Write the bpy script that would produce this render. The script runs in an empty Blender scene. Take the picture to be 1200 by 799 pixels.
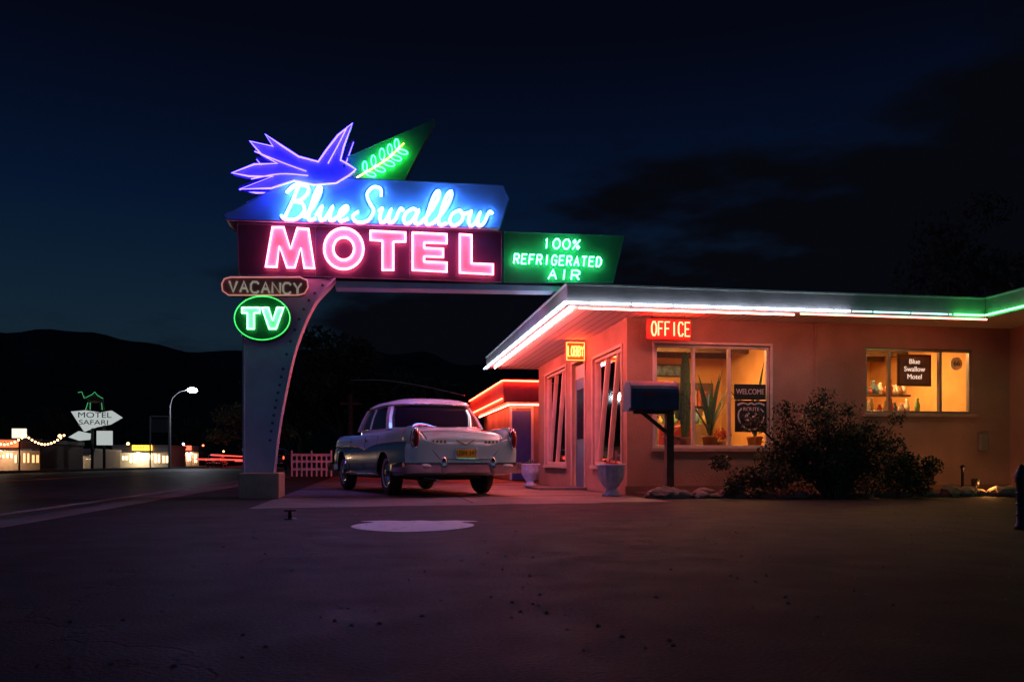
import bpy, bmesh, math, random
from mathutils import Vector, Matrix, noise
random.seed(7)
R=math.radians
C94,S94=math.cos(R(9.4)),math.sin(R(9.4))
scene=bpy.context.scene
COL=scene.collection
# ---------------------------------------------------------------- survey helpers
# world axes: x along motel front, y away from camera, z up.  Measurements of flat
# things are taken as (x,z) on the vertical plane y=b on which they stand.
def S(px,py,b):
    t=(px-600)/1000.; d=b/(C94-S94*t)
    return (d*(C94*t+S94), 0.5+(542-py)*d/1000.)
def D(px,d,h=0.):
    X=(px-600)/1000.*d
    return (X*C94+d*S94, -X*S94+d*C94, h)
def SL(lst,b): return [S(x,y,b) for x,y in lst]
# ---------------------------------------------------------------- materials
MATS={}
def nt(name):
    m=bpy.data.materials.new(name); m.use_nodes=True
    t=m.node_tree; return m,t,t.nodes,t.links,t.nodes['Principled BSDF']
def mat(name,col,rough=.6,metal=0.,var=.15,scale=6.,bump=0.,bscale=60.,coat=0.,spec=None):
    if name in MATS: return MATS[name]
    m,t,N,L,p=nt(name)
    tc=N.new('ShaderNodeTexCoord'); nz=N.new('ShaderNodeTexNoise')
    nz.inputs['Scale'].default_value=scale; nz.inputs['Detail'].default_value=6
    L.new(tc.outputs['Object'],nz.inputs['Vector'])
    cr=N.new('ShaderNodeValToRGB')
    a=[max(0,c*(1-var)) for c in col]; b=[min(1,c*(1+var)) for c in col]
    cr.color_ramp.elements[0].position=.3; cr.color_ramp.elements[1].position=.7
    cr.color_ramp.elements[0].color=(*a,1); cr.color_ramp.elements[1].color=(*b,1)
    L.new(nz.outputs['Fac'],cr.inputs['Fac']); L.new(cr.outputs['Color'],p.inputs['Base Color'])
    p.inputs['Roughness'].default_value=rough; p.inputs['Metallic'].default_value=metal
    if coat: p.inputs['Coat Weight'].default_value=coat
    if spec is not None: p.inputs['Specular IOR Level'].default_value=spec
    if bump:
        n2=N.new('ShaderNodeTexNoise'); n2.inputs['Scale'].default_value=bscale; n2.inputs['Detail'].default_value=5
        L.new(tc.outputs['Object'],n2.inputs['Vector'])
        bp=N.new('ShaderNodeBump'); bp.inputs['Strength'].default_value=bump; bp.inputs['Distance'].default_value=.02
        L.new(n2.outputs['Fac'],bp.inputs['Height']); L.new(bp.outputs['Normal'],p.inputs['Normal'])
    MATS[name]=m; return m
def emis(name,col,strength=1.,far=False):
    if name in MATS: return MATS[name]
    m,t,N,L,p=nt(name)
    p.inputs['Base Color'].default_value=(.5,.5,.5,1)
    p.inputs['Emission Color'].default_value=(*[c for c in col],1)
    p.inputs['Emission Strength'].default_value=strength
    m.cycles.emission_sampling='NONE' if far else 'FRONT'
    MATS[name]=m; return m
def glass_mat(name='window_glass',tint=(1,1,1)):
    if name in MATS: return MATS[name]
    m=bpy.data.materials.new(name); m.use_nodes=True; N=m.node_tree.nodes; L=m.node_tree.links; N.clear()
    o=N.new('ShaderNodeOutputMaterial'); mx=N.new('ShaderNodeMixShader'); tr=N.new('ShaderNodeBsdfTransparent'); gl=N.new('ShaderNodeBsdfGlossy')
    tr.inputs['Color'].default_value=(*tint,1); gl.inputs['Roughness'].default_value=.03
    fr=N.new('ShaderNodeFresnel'); fr.inputs['IOR'].default_value=1.45
    L.new(fr.outputs['Fac'],mx.inputs['Fac']); L.new(tr.outputs[0],mx.inputs[1]); L.new(gl.outputs[0],mx.inputs[2]); L.new(mx.outputs[0],o.inputs[0])
    MATS[name]=m; return m
# ---------------------------------------------------------------- mesh helpers
def empty(name,loc=(0,0,0),rz=0):
    e=bpy.data.objects.new(name,None); e.empty_display_size=.2; COL.objects.link(e); e.location=loc; e.rotation_euler=(0,0,rz); return e
def link(o,parent=None):
    COL.objects.link(o)
    if parent: o.parent=parent
    return o
def mesh(name,v,f,mats,parent=None,smooth=False,fm=None):
    me=bpy.data.meshes.new(name); me.from_pydata([tuple(p) for p in v],[],f); 
    if not isinstance(mats,(list,tuple)): mats=[mats]
    for m in mats: me.materials.append(m)
    if fm:
        for i,p in enumerate(me.polygons): p.material_index=fm[i]
    if smooth:
        for p in me.polygons: p.use_smooth=True
    me.update()
    return link(bpy.data.objects.new(name,me),parent)
def fixn(o):
    bm=bmesh.new(); bm.from_mesh(o.data); bmesh.ops.recalc_face_normals(bm,faces=bm.faces); bm.to_mesh(o.data); bm.free(); return o
BOXF=[(0,3,2,1),(4,5,6,7),(0,1,5,4),(1,2,6,5),(2,3,7,6),(3,0,4,7)]
def boxv(x0,x1,y0,y1,z0,z1): return [(x0,y0,z0),(x1,y0,z0),(x1,y1,z0),(x0,y1,z0),(x0,y0,z1),(x1,y0,z1),(x1,y1,z1),(x0,y1,z1)]
def boxes(name,bl,m,parent=None,bevel=0.):
    v=[];f=[]
    for b in bl:
        n=len(v); v+=boxv(*b); f+=[tuple(i+n for i in q) for q in BOXF]
    o=mesh(name,v,f,m,parent)
    if bevel:
        md=o.modifiers.new('b','BEVEL'); md.width=bevel; md.segments=2; md.limit_method='ANGLE'
    return o
def box(name,x0,x1,y0,y1,z0,z1,m,parent=None,bevel=0.): return boxes(name,[(x0,x1,y0,y1,z0,z1)],m,parent,bevel)
def prism(name,pts,y0,y1,m,parent=None,bevel=0.):
    n=len(pts); v=[(p[0],y0,p[1]) for p in pts]+[(p[0],y1,p[1]) for p in pts]
    f=[tuple(range(n)),tuple(range(2*n-1,n-1,-1))]+[(i,(i+1)%n,(i+1)%n+n,i+n) for i in range(n)]
    o=fixn(mesh(name,v,f,m,parent))
    if bevel:
        md=o.modifiers.new('b','BEVEL'); md.width=bevel; md.segments=2; md.limit_method='ANGLE'
    return o
def tubes(name,lines,r,m,parent=None,closed=False,res=1):
    cu=bpy.data.curves.new(name,'CURVE'); cu.dimensions='3D'; cu.bevel_depth=r; cu.bevel_resolution=res; cu.use_fill_caps=True
    for ln in lines:
        s=cu.splines.new('POLY'); s.points.add(len(ln)-1)
        for i,p in enumerate(ln): s.points[i].co=(p[0],p[1],p[2],1)
        s.use_cyclic_u=closed
    cu.materials.append(m); return link(bpy.data.objects.new(name,cu),parent)
def cr(pts,n=6,closed=False):
    out=[]; P=[Vector(p) for p in pts]; N=len(P)
    rng=range(N if closed else N-1)
    for i in rng:
        if closed: p0,p1,p2,p3=P[(i-1)%N],P[i],P[(i+1)%N],P[(i+2)%N]
        else: p0,p1,p2,p3=P[max(i-1,0)],P[i],P[i+1],P[min(i+2,N-1)]
        for k in range(n):
            t=k/n
            out.append(.5*((2*p1)+(p2-p0)*t+(2*p0-5*p1+4*p2-p3)*t*t+(3*p1-p0-3*p2+p3)*t**3))
    if not closed: out.append(P[-1])
    return out
def lathe(name,prof,m,parent=None,loc=(0,0,0),n=32,axis='z',mi=None,rib=0,ribn=12):
    v=[];f=[];fm=[]
    for (r,h) in prof:
        for k in range(n):
            a=2*math.pi*k/n; rr=r*(1+rib*math.cos(a*ribn))
            if axis=='z': v.append((rr*math.cos(a),rr*math.sin(a),h))
            else: v.append((rr*math.cos(a),h,rr*math.sin(a)))
    for i in range(len(prof)-1):
        for k in range(n):
            f.append((i*n+k,i*n+(k+1)%n,(i+1)*n+(k+1)%n,(i+1)*n+k)); fm.append(mi[i] if mi else 0)
    o=fixn(mesh(name,v,f,m,parent,True,fm)); o.location=loc; return o
def sphere(name,c,r,m,parent=None,sc=(1,1,1),seg=16):
    bm=bmesh.new(); bmesh.ops.create_uvsphere(bm,u_segments=seg,v_segments=seg//2+2,radius=r)
    for v in bm.verts: v.co=Vector((v.co.x*sc[0]+c[0],v.co.y*sc[1]+c[1],v.co.z*sc[2]+c[2]))
    me=bpy.data.meshes.new(name); bm.to_mesh(me); bm.free(); me.materials.append(m)
    for p in me.polygons: p.use_smooth=True
    return link(bpy.data.objects.new(name,me),parent)
def text(name,s,x,y,z,size,m,parent=None,width=None,ext=.004,rot=(R(90),0,0),bold=0.):
    cu=bpy.data.curves.new(name,'FONT'); cu.body=s; cu.size=size; cu.align_x='CENTER'; cu.align_y='CENTER'; cu.extrude=ext; cu.offset=bold
    cu.materials.append(m); o=link(bpy.data.objects.new(name,cu),parent); o.location=(x,y,z); o.rotation_euler=rot
    if width:
        bpy.context.view_layer.update()
        w=o.dimensions.x
        if w>0: o.scale=(width/w,1,1)
    return o
G={'A':[[(0,0),(.5,1),(1,0)],[(.2,.38),(.8,.38)]],'B':[[(0,0),(0,1),(.7,1),(.95,.85),(.95,.65),(.7,.53),(0,.53)],[(.7,.53),(1,.38),(1,.15),(.75,0),(0,0)]],
'C':[[(1,.82),(.75,1),(.25,1),(0,.75),(0,.25),(.25,0),(.75,0),(1,.18)]],'D':[[(0,0),(0,1),(.6,1),(1,.7),(1,.3),(.6,0),(0,0)]],
'E':[[(1,1),(0,1),(0,0),(1,0)],[(0,.52),(.8,.52)]],'F':[[(1,1),(0,1),(0,0)],[(0,.52),(.8,.52)]],
'G':[[(1,.82),(.75,1),(.25,1),(0,.75),(0,.25),(.25,0),(.75,0),(1,.2),(1,.48),(.6,.48)]],'I':[[(.5,0),(.5,1)]],'L':[[(0,1),(0,0),(1,0)]],
'N':[[(0,0),(0,1),(1,0),(1,1)]],'O':[[(.3,0),(0,.3),(0,.7),(.3,1),(.7,1),(1,.7),(1,.3),(.7,0),(.3,0)]],
'R':[[(0,0),(0,1),(.7,1),(1,.85),(1,.62),(.7,.48),(0,.48)],[(.55,.48),(1,0)]],'T':[[(0,1),(1,1)],[(.5,1),(.5,0)]],'V':[[(0,1),(.5,0),(1,1)]],
'Y':[[(0,1),(.5,.5),(1,1)],[(.5,.5),(.5,0)]],'1':[[(.25,.8),(.5,1),(.5,0)]],'0':[[(.3,0),(0,.3),(0,.7),(.3,1),(.7,1),(1,.7),(1,.3),(.7,0),(.3,0)]],
'%':[[(0,0),(1,1)],[(.0,.8),(.2,1),(.4,.8),(.2,.62),(0,.8)],[(.6,.2),(.8,.38),(1,.2),(.8,0),(.6,.2)]]}
def stroke_text(s,x0,x1,z0,z1,y,slope=0,slant=.0,fill=.68):
    out=[]; n=len(s); cw=(x1-x0)/n
    for i,ch in enumerate(s):
        if ch==' ': continue
        for st in G[ch]:
            w=cw*fill*(.6 if ch=='1' else 1)
            out.append([(x0+i*cw+(cw-w)/2+p[0]*w+slant*p[1]*(z1-z0),y,z0+p[1]*(z1-z0)+slope*(x0+i*cw-x0)) for p in st])
    return out
def leafmass(name,cl,n,size,mats,parent=None,up=.3):
    v=[];f=[];fm=[]
    tot=sum(c[3]**2 for c in cl)
    for (x,y,z,r) in cl:
        k=int(n*r*r/tot)
        tone=random.random()
        for _ in range(k):
            d=Vector((random.gauss(0,1),random.gauss(0,1),random.gauss(0,1))).normalized()*r*(random.random()**.45)
            c=Vector((x,y,z))+Vector((d.x,d.y,d.z*.8))
            a=Vector((random.uniform(-1,1),random.uniform(-1,1),random.uniform(-1,1)+up)).normalized()
            b=a.cross(Vector((random.uniform(-1,1),random.uniform(-1,1),random.uniform(-1,1)))).normalized()
            s=size*random.uniform(.6,1.4); q=len(v)
            v+=[c-a*s,c+b*s*.38,c+a*s,c-b*s*.38]; f.append((q,q+1,q+2,q+3)); fm.append(0 if random.random()<tone else 1)
    return mesh(name,v,f,mats,parent,False,fm)
def limb(name,paths,m,parent=None,n=7):
    v=[];f=[]
    for path in paths:
        pr=None
        for i,(p,r) in enumerate(path):
            p=Vector(p); nx=Vector(path[min(i+1,len(path)-1)][0])-Vector(path[max(i-1,0)][0]); nx.normalize()
            s=nx.cross(Vector((.3,1,.1))).normalized(); t=nx.cross(s)
            q=len(v)
            for k in range(n):
                a=2*math.pi*k/n; v.append(p+s*r*math.cos(a)+t*r*math.sin(a))
            if pr is not None:
                for k in range(n): f.append((pr+k,pr+(k+1)%n,q+(k+1)%n,q+k))
            pr=q
    return mesh(name,v,f,m,parent,True)
# ---------------------------------------------------------------- common mats
stucco=mat('stucco_salmon',(.40,.23,.175),.85,var=.28,scale=1.1,bump=.8,bscale=45)
white=mat('white_paint',(.72,.71,.68),.5,var=.08,scale=4,bump=.1)
black=mat('black_metal',(.02,.02,.022),.5)
rubber=mat('rubber',(.02,.02,.02),.75,bump=.2)
chrome=mat('chrome',(.75,.75,.77),.12,1.,var=.04)
wood=mat('dark_wood',(.10,.06,.035),.7,var=.3,scale=8,bump=.3)
NEON_PINK=emis('neon_pink',(30.,2.6,5.4)); NEON_CYAN=emis('neon_cyan',(5.,19.0,56.)); NEON_VIOLET=emis('neon_violet',(.9,.55,30.))
NEON_GREEN=emis('neon_green',(.5,26,3.)); NEON_GREENW=emis('neon_green_white',(2,16,4)); NEON_RED=emis('neon_red',(30.,1.2,.5))
NEON_WHITE=emis('neon_white',(11,15,18)); NEON_YEL=emis('neon_yellow',(6.,4.4,.5))
# ================================================================ GROUND
def asphalt(name,base,crack=True,gloss=.55,spec=.5):
    m,t,N,L,p=nt(name); p.inputs['Specular IOR Level'].default_value=spec
    tc=N.new('ShaderNodeTexCoord'); 
    def noi(s,d=6,w=0):
        n=N.new('ShaderNodeTexNoise'); n.inputs['Scale'].default_value=s; n.inputs['Detail'].default_value=d; n.inputs['Distortion'].default_value=w; L.new(tc.outputs['Object'],n.inputs['Vector']); return n
    big=noi(.45,7,.6); mid=noi(3.,6); fine=noi(70,4); 
    cr1=N.new('ShaderNodeValToRGB'); cr1.color_ramp.elements[0].position=.3; cr1.color_ramp.elements[1].position=.72
    cr1.color_ramp.elements[0].color=(*[c*.5 for c in base],1); cr1.color_ramp.elements[1].color=(*[c*1.5 for c in base],1)
    L.new(big.outputs['Fac'],cr1.inputs['Fac'])
    mm=N.new('ShaderNodeMix'); mm.data_type='RGBA'; mm.blend_type='MULTIPLY'; mm.inputs['Factor'].default_value=.7
    cr2=N.new('ShaderNodeValToRGB'); cr2.color_ramp.elements[0].position=.35; cr2.color_ramp.elements[1].position=.6
    cr2.color_ramp.elements[0].color=(.45,.45,.45,1); cr2.color_ramp.elements[1].color=(1.15,1.15,1.15,1)
    L.new(fine.outputs['Fac'],cr2.inputs['Fac']); L.new(cr1.outputs['Color'],mm.inputs['A']); L.new(cr2.outputs['Color'],mm.inputs['B'])
    last=mm.outputs['Result']
    vo=N.new('ShaderNodeTexVoronoi'); vo.feature='DISTANCE_TO_EDGE'; vo.inputs['Scale'].default_value=.36
    va=N.new('ShaderNodeVectorMath'); va.operation='MULTIPLY_ADD'; va.inputs[1].default_value=(.8,.8,.8); L.new(mid.outputs['Color'],va.inputs[0]); L.new(tc.outputs['Object'],va.inputs[2]); L.new(va.outputs[0],vo.inputs['Vector'])
    lt=N.new('ShaderNodeMapRange'); lt.inputs['From Min'].default_value=0.; lt.inputs['From Max'].default_value=.006; lt.inputs['To Min'].default_value=.45; L.new(vo.outputs['Distance'],lt.inputs['Value'])
    if crack:
        m2=N.new('ShaderNodeMix'); m2.data_type='RGBA'; m2.blend_type='MULTIPLY'; m2.inputs['Factor'].default_value=1
        L.new(last,m2.inputs['A']); L.new(lt.outputs['Result'],m2.inputs['B']); last=m2.outputs['Result']
    L.new(last,p.inputs['Base Color'])
    rr=N.new('ShaderNodeMapRange'); rr.inputs['To Min'].default_value=gloss-.12; rr.inputs['To Max'].default_value=gloss+.25; L.new(mid.outputs['Fac'],rr.inputs['Value']); L.new(rr.outputs['Result'],p.inputs['Roughness'])
    ad=N.new('ShaderNodeMath'); ad.operation='ADD'; L.new(fine.outputs['Fac'],ad.inputs[0])
    if crack: L.new(lt.outputs['Result'],ad.inputs[1])
    bp=N.new('ShaderNodeBump'); bp.inputs['Strength'].default_value=.6; bp.inputs['Distance'].default_value=.012; L.new(ad.outputs[0],bp.inputs['Height']); L.new(bp.outputs['Normal'],p.inputs['Normal'])
    return m
def sheet(name,x0,x1,y0,y1,z,m): return mesh(name,[(x0,y0,z),(x1,y0,z),(x1,y1,z),(x0,y1,z)],[(0,1,2,3)],m)
dirt=mat('dirt',(.09,.065,.05),.95,var=.3,scale=2,bump=.6,bscale=20)
sheet('ground',-1500,1500,-200,2500,-.012,mat('dry_ground',(.06,.055,.045),.95,var=.3,scale=.2))
sheet('road',-17,-2.82,-40,900,-.006,asphalt('road_asphalt',(.035,.035,.038),True,.5,.35))
lotm=asphalt('lot_asphalt',(.028,.0255,.027),True,.7,.15); apron=asphalt('apron_concrete',(.16,.135,.14),True,.6,.4)
sheet('parking_lot',-2.82,60,-40,34,0,lotm)
# concrete apron in poured bays, with an uneven front edge
ap_=[(-1.3,33),(3.8,33),(3.8,10.6)]+[(3.8-5.1*i/24,9.6+.25*noise.noise(Vector((i*.45,2,0)))+(.9*(1-i/24))) for i in range(25)]
mesh('motel_apron',[(x,y,.003) for x,y in ap_],[tuple(range(len(ap_)-1,-1,-1))],apron)
boxes('apron_joints',[(-1.3,3.8,y,y+.018,.0,.0055) for y in (12.6,15.6,18.6,21.6,24.6)]+[(1.25,1.268,10.6,33,.0,.0058)],mat('joint_tar',(.02,.018,.018),.8))
conc=asphalt('kerb_concrete',(.13,.12,.115),False,.7)
rg=empty('road_gutter'); 
for i in range(22): box('slab_%d'%i,-3.12,-2.8,-6+i*3.0,-6+i*3.0+2.985,-.02,.006,conc,rg,.004)
kb=empty('road_kerb'); 
for i in range(30): box('kerb_%d'%i,-17.3,-17,10+i*5.,10+i*5.+4.98,-.01,.12,conc,kb,.01)
sheet('far_pavement',-20.4,-17.3,-20,300,.06,conc)
paint=mat('road_paint_yellow',(.45,.3,.05),.7,var=.3,scale=9)
boxes('road_centre_line',[(-10.2,-10.05,-10,300,-.006,-.002),(-9.9,-9.75,-10,300,-.006,-.002)],paint)
boxes('road_edge_line',[(-3.62,-3.5,-10,120,-.006,-.002)],mat('road_paint_white',(.2,.2,.2),.8,var=.5,scale=9))
def faded(name,col):
    m,t,N,L,p=nt(name); tc=N.new('ShaderNodeTexCoord'); n=N.new('ShaderNodeTexNoise'); n.inputs['Scale'].default_value=6; n.inputs['Detail'].default_value=9; n.inputs['Roughness'].default_value=.7
    L.new(tc.outputs['Object'],n.inputs['Vector']); c=N.new('ShaderNodeValToRGB'); c.color_ramp.elements[0].position=.34; c.color_ramp.elements[1].position=.44
    c.color_ramp.elements[0].color=(.3,.29,.3,1); c.color_ramp.elements[1].color=(*col,1); L.new(n.outputs['Fac'],c.inputs['Fac']); L.new(c.outputs['Color'],p.inputs['Base Color']); p.inputs['Roughness'].default_value=.6; return m
sh=[(0,-.62),(.3,-.45),(.47,-.12),(.46,.2),(.36,.36),(.5,.5),(.3,.6),(.12,.54),(0,.6),(-.12,.54),(-.3,.6),(-.5,.5),(-.36,.36),(-.46,.2),(-.47,-.12),(-.3,-.45)]
cx,cy,_=D(484,6.75); pts=[(p.x,p.y) for p in cr([(a*1.0,b*1.0,0) for a,b in sh],3,True)]
o=mesh('painted_road_shield',[(a,b,0) for a,b in pts],[tuple(range(len(pts)))],faded('faded_white_paint',(.85,.83,.85))); o.location=(cx,cy,.004); o.rotation_euler=(0,0,R(-9))
vx,vy,_=D(340,7.55); wv=empty('water_valve',(vx,vy,0)); lathe('stem',[(.0,0),(.018,0),(.018,.07),(0,.07)],black,wv); box('handle',-.05,.05,-.012,.012,.07,.085,black,wv,.004); lathe('plate',[(.06,.002),(.05,.012),(0,.012)],black,wv)
# loose grit on the lot
v=[];f=[]
for i in range(900):
    x=random.uniform(-2.7,7); y=2.2+11*random.random()**1.3; s=random.uniform(.003,.010); q=len(v)
    if 2.9<y and x>3.5 and y>11: continue
    for (a,b,c) in ((1,0,0),(0,1,0),(-1,0,0),(0,-1,0),(0,0,1)): v.append((x+a*s*random.uniform(.7,1.3),y+b*s*random.uniform(.7,1.3),.001+c*s*.8))
    f+=[(q,q+1,q+4),(q+1,q+2,q+4),(q+2,q+3,q+4),(q+3,q,q+4)]
mesh('gravel',v,f,mat('grit',(.12,.11,.11),.8,var=.4,scale=30))
# ================================================================ SIGN
BS=12.46; TH=.42
sg=empty('motel_neon_sign')
steel=mat('sign_steel_lavender',(.48,.55,.82),.45,var=.15,scale=3,bump=.15,bscale=15)
pblue=mat('sign_paint_blue',(.34,.46,.84),.4,var=.12,scale=3,bump=.08,bscale=12)
pnavy=mat('sign_paint_navy',(.045,.022,.07),.4,var=.25,scale=3,bump=.08,bscale=12)
pgreen=mat('sign_paint_green',(.05,.20,.13),.4,var=.2,scale=3)
ppurple=mat('sign_paint_purple',(.36,.3,.75),.4,var=.2,scale=5)
ptrim=mat('sign_trim',(.10,.12,.22),.5,var=.3,scale=3)
pface=mat('letter_face',(.85,.5,.55),.5,var=.05)
inner=[(393,326),(386,334),(370,352),(356,380),(344,415),(334,460),(326,505),(320,556)]
innc=[(p.x,p.y) for p in cr([(a,b,0) for a,b in inner],5)]
prism('post',SL([(284,556),(284,345),(288,326)],BS)+SL(innc,BS),BS,BS+.36,steel,sg,.01)
x0,_=S(276,584,11.95); x1,_=S(325,584,11.95)
box('plinth',x0,x1,12.2,12.98,0,.36,mat('plinth_concrete',(.55,.43,.34),.85,bump=.5,bscale=40),sg,.015)
ic=[(px-8,py) for px,py in innc[:-4]]
k=0; last=None
for p in ic:
    a,z=S(p[0],p[1],BS)
    if last is None or math.hypot(a-last[0],z-last[1])>.105:
        sphere('arch_stud_%d'%k,(a,BS-.004,z),.022,ptrim,sg,(1,.6,1),8); last=(a,z); k+=1
tubes('arch_edge_trim',[[(a,BS-.008,z) for a,z in SL(innc,BS)]],.014,steel,sg)
tubes('post_edge_trim',[[(a,BS-.008,z) for a,z in SL([(286,556),(286,345)],BS)]],.014,steel,sg)
def panel(name,px,m,y0=BS,y1=BS+TH,trim=True,back=True):
    pts=SL(px,BS); prism(name,pts,y0,y1,m,sg,.006)
    if trim:
        for yy in (y0-.004,y1+.004):
            tubes(name+'_trim',[[(a,yy,z) for a,z in pts]],.012,ptrim,sg,True)
panel('motel_panel',[(278,262),(588,271.5),(588,331),(280,322)],pnavy)
panel('name_panel',[(263,255),(351,209),(588,220),(595,236),(584,270),(268,259.5)],pblue,BS-.10,BS+TH+.10)
panel('refrigerated_panel',[(590.5,271),(732,276),(719,331),(590.5,331)],pgreen,BS+.03,BS+TH-.03)
panel('leaf_panel',[(408,184),(511,139),(473,213),(414,211)],pgreen,BS,BS+.30)
panel('beam',[(393,328),(590,332.5),(700,335),(700,341),(393,336)],steel,BS+.06,BS+.36,False)
for nm,px,m0,m1 in(('seam_a',370,263,326),('seam_b',480,267,329)):
    a,z0=S(px,m1,BS); _,z1=S(px,m0,BS); tubes(nm,[[(a,BS-.003,z0),(a,BS-.003,z1)]],.004,ptrim,sg)
ML={'m':[(312,314),(320,268),(333,268),(341,293),(349,269),(362,270),(369,316),(357,315.5),(353,292),(346,315),(337,315),(328,290),(325,314.5)],
't':[(434,272),(475,274),(475,285),(461,285),(461,318),(448,318),(448,284),(434,283)],
'e':[(483,274),(523,276),(523,287),(497,286),(497,292),(519,293),(519,303),(497,302),(497,308),(523,309),(523,320),(483,318)],
'l':[(538,276),(552,277),(552,310),(577,311),(577,323),(538,321)]}
def both(o,yc=BS+TH/2):
    bpy.context.view_layer.update()
    bb=[Vector(c) for c in o.bound_box]; xc=sum(c.x for c in bb)/8
    d=o.copy(); COL.objects.link(d); d.name=o.name+'_back'
    d.rotation_euler=(0,0,math.pi); d.location=(2*xc,2*yc,0); return d
lines=[]
for kx,pp in ML.items():
    q=SL(pp,BS); prism('letter_'+kx,q,BS-.05,BS-.002,pface,sg); lines.append([(a,BS-.075,z) for a,z in q])
oo=[];oi=[]
for i in range(30):
    an=2*math.pi*i/30; oo.append(S(403+23*math.cos(an),293+24*math.sin(an),BS)); oi.append(S(403+12*math.cos(an),293+13*math.sin(an),BS))
v=[(a,BS-.05,z) for a,z in oo]+[(a,BS-.05,z) for a,z in oi]+[(a,BS-.002,z) for a,z in oo]+[(a,BS-.002,z) for a,z in oi]; f=[]
for i in range(30):
    j=(i+1)%30; f+=[(i,j,30+j,30+i),(i,j,60+j,60+i),(30+i,30+j,90+j,90+i)]
fixn(mesh('letter_o',v,f,pface,sg)); lines+= [[(a,BS-.075,z) for a,z in oo],[(a,BS-.075,z) for a,z in oi]]
both(tubes('motel_neon',lines,.014,NEON_PINK,sg,True))
SC={'B':([[(-.12,1.75),(.1,2.15),(.42,2.3),(.36,1.2),(.18,.0)],[(.42,2.3),(.95,2.25),(1.1,1.8),(.8,1.3),(.42,1.2),(.95,1.1),(1.2,.6),(.9,.06),(.3,0),(-.05,.25)]],1.3),
'l':([[(0,.15),(.35,.9),(.52,1.8),(.42,2.25),(.24,1.9),(.22,.4),(.4,0),(.68,.15)]],.66),
'u':([[(0,.3),(.2,.98),(.2,.4),(.36,.02),(.6,.2),(.8,.98),(.78,.4),(.92,.02),(1.15,.15)]],1.12),
'e':([[(0,.15),(.42,.5),(.58,.85),(.42,1.02),(.2,.72),(.2,.3),(.42,0),(.78,.2)]],.76),
'S':([[(1.15,1.75),(1.0,2.25),(.6,2.35),(.38,1.9),(.62,1.35),(.98,.8),(.85,.15),(.35,-.02),(-.02,.35),(.2,.7)]],1.25),
'w':([[(0,.75),(.15,.98),(.15,.4),(.32,.03),(.52,.2),(.62,.95),(.62,.4),(.78,.03),(1.0,.25),(1.08,.98),(1.3,.85)]],1.28),
'a':([[(.78,.8),(.5,1.02),(.2,.75),(.15,.3),(.36,0),(.62,.25),(.8,.95),(.76,.3),(.92,0),(1.12,.15)]],1.1),
'o':([[(.52,1.02),(.2,.8),(.15,.3),(.42,0),(.74,.25),(.76,.7),(.52,1.02),(.7,.82),(1.0,.88)]],.98)}
def script(s,xa,ya,xb,yb,xh,slant=.3):
    tot=sum(SC[c][1] for c in s); u=(xb-xa)/tot; out=[]; x=0
    for c in s:
        st,w=SC[c]
        for ln in st:
            q=[((x+p[0])*u+slant*p[1]*xh, p[1]*xh) for p in ln]
            q=[(xa+a, ya+(yb-ya)*a/(xb-xa)-b) for a,b in q]
            q=[(p.x,p.y) for p in cr([(a,b,0) for a,b in q],4)]
            out.append([(a,BS-.145,z) for a,z in SL(q,BS)])
        x+=w
    return out
sl=script('Blue',330,260,407,262.5,17.5)+script('Swallow',412,263,571,268.5,17.5)
bo=tubes('name_neon',sl,.015,NEON_CYAN,sg); both(bo)
bb2=tubes('name_letter_backing',[[(a,BS-.103,z) for a,y,z in l] for l in sl],.036,mat('letter_white',(.7,.78,.85),.5),sg)
bird=[(417,199),(408,193),(399,188),(403,172),(413,145),(396,159),(382,177),(373,190),(350,184),(330,171),(311,158),(320,172),(293,166),(306,181),(325,192),(298,193),(272,203),(292,207),(320,207),(281,222),(318,221),(345,212),(368,217),(394,215),(409,206)]
bp=SL(bird,BS-.15); prism('bird_body',bp,BS-.12,BS-.02,ppurple,sg,.006)
bn=SL([(p[0],p[1]) for p in bird],BS-.15)
tubes('bird_neon',[[(a,BS-.16,z) for a,z in bn]],.013,NEON_VIOLET,sg,True)
fl=[[(360,205),(335,196),(300,182)],[(362,210),(330,208),(296,214)],[(385,196),(398,172),(407,154)]]
tubes('bird_feather_neon',[[(a,BS-.15,z) for a,z in SL([(q.x,q.y) for q in cr([(x,y,0) for x,y in l],5)],BS)] for l in fl],.008,NEON_VIOLET,sg)
sphere('bird_eye',(S(404,198,BS)[0],BS-.13,S(404,198,BS)[1]),.022,black,sg)
bd=prism('bird_body_rear',bp,BS+TH+.02,BS+TH+.12,ppurple,sg)
tubes('bird_neon_rear',[[(a,BS+TH+.16,z) for a,z in bn]],.013,NEON_VIOLET,sg,True)
box('bird_bracket',S(350,0,BS)[0],S(400,0,BS)[0],BS-.02,BS+.3,S(0,222,BS)[1],S(0,206,BS)[1],ptrim,sg)
stem=[(418,210),(435,200),(455,187),(473,170)]
tubes('laurel_stem_neon',[[(a,BS-.06,z) for a,z in SL([(q.x,q.y) for q in cr([(x,y,0) for x,y in stem],5)],BS)]],.010,NEON_YEL,sg)
ll=[]
for i,(x,y) in enumerate([(428,204),(438,198),(448,191),(457,185),(465,178)]):
    for sd in (1,-1):
        an=math.atan2(-14,18)+sd*.95; L0=15-abs(i-2); cx=x+math.cos(an)*L0*.55; cy=y+math.sin(an)*L0*.55; e=[]
        for kk in range(12):
            w=2*math.pi*kk/12; ex=math.cos(w)*L0*.45; ey=math.sin(w)*L0*.2
            e.append((cx+ex*math.cos(an)-ey*math.sin(an),cy+ex*math.sin(an)+ey*math.cos(an)))
        ll.append([(a,BS-.06,z) for a,z in SL(e,BS)])
tubes('laurel_leaf_neon',ll,.0075,NEON_GREEN,sg,True)
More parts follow.
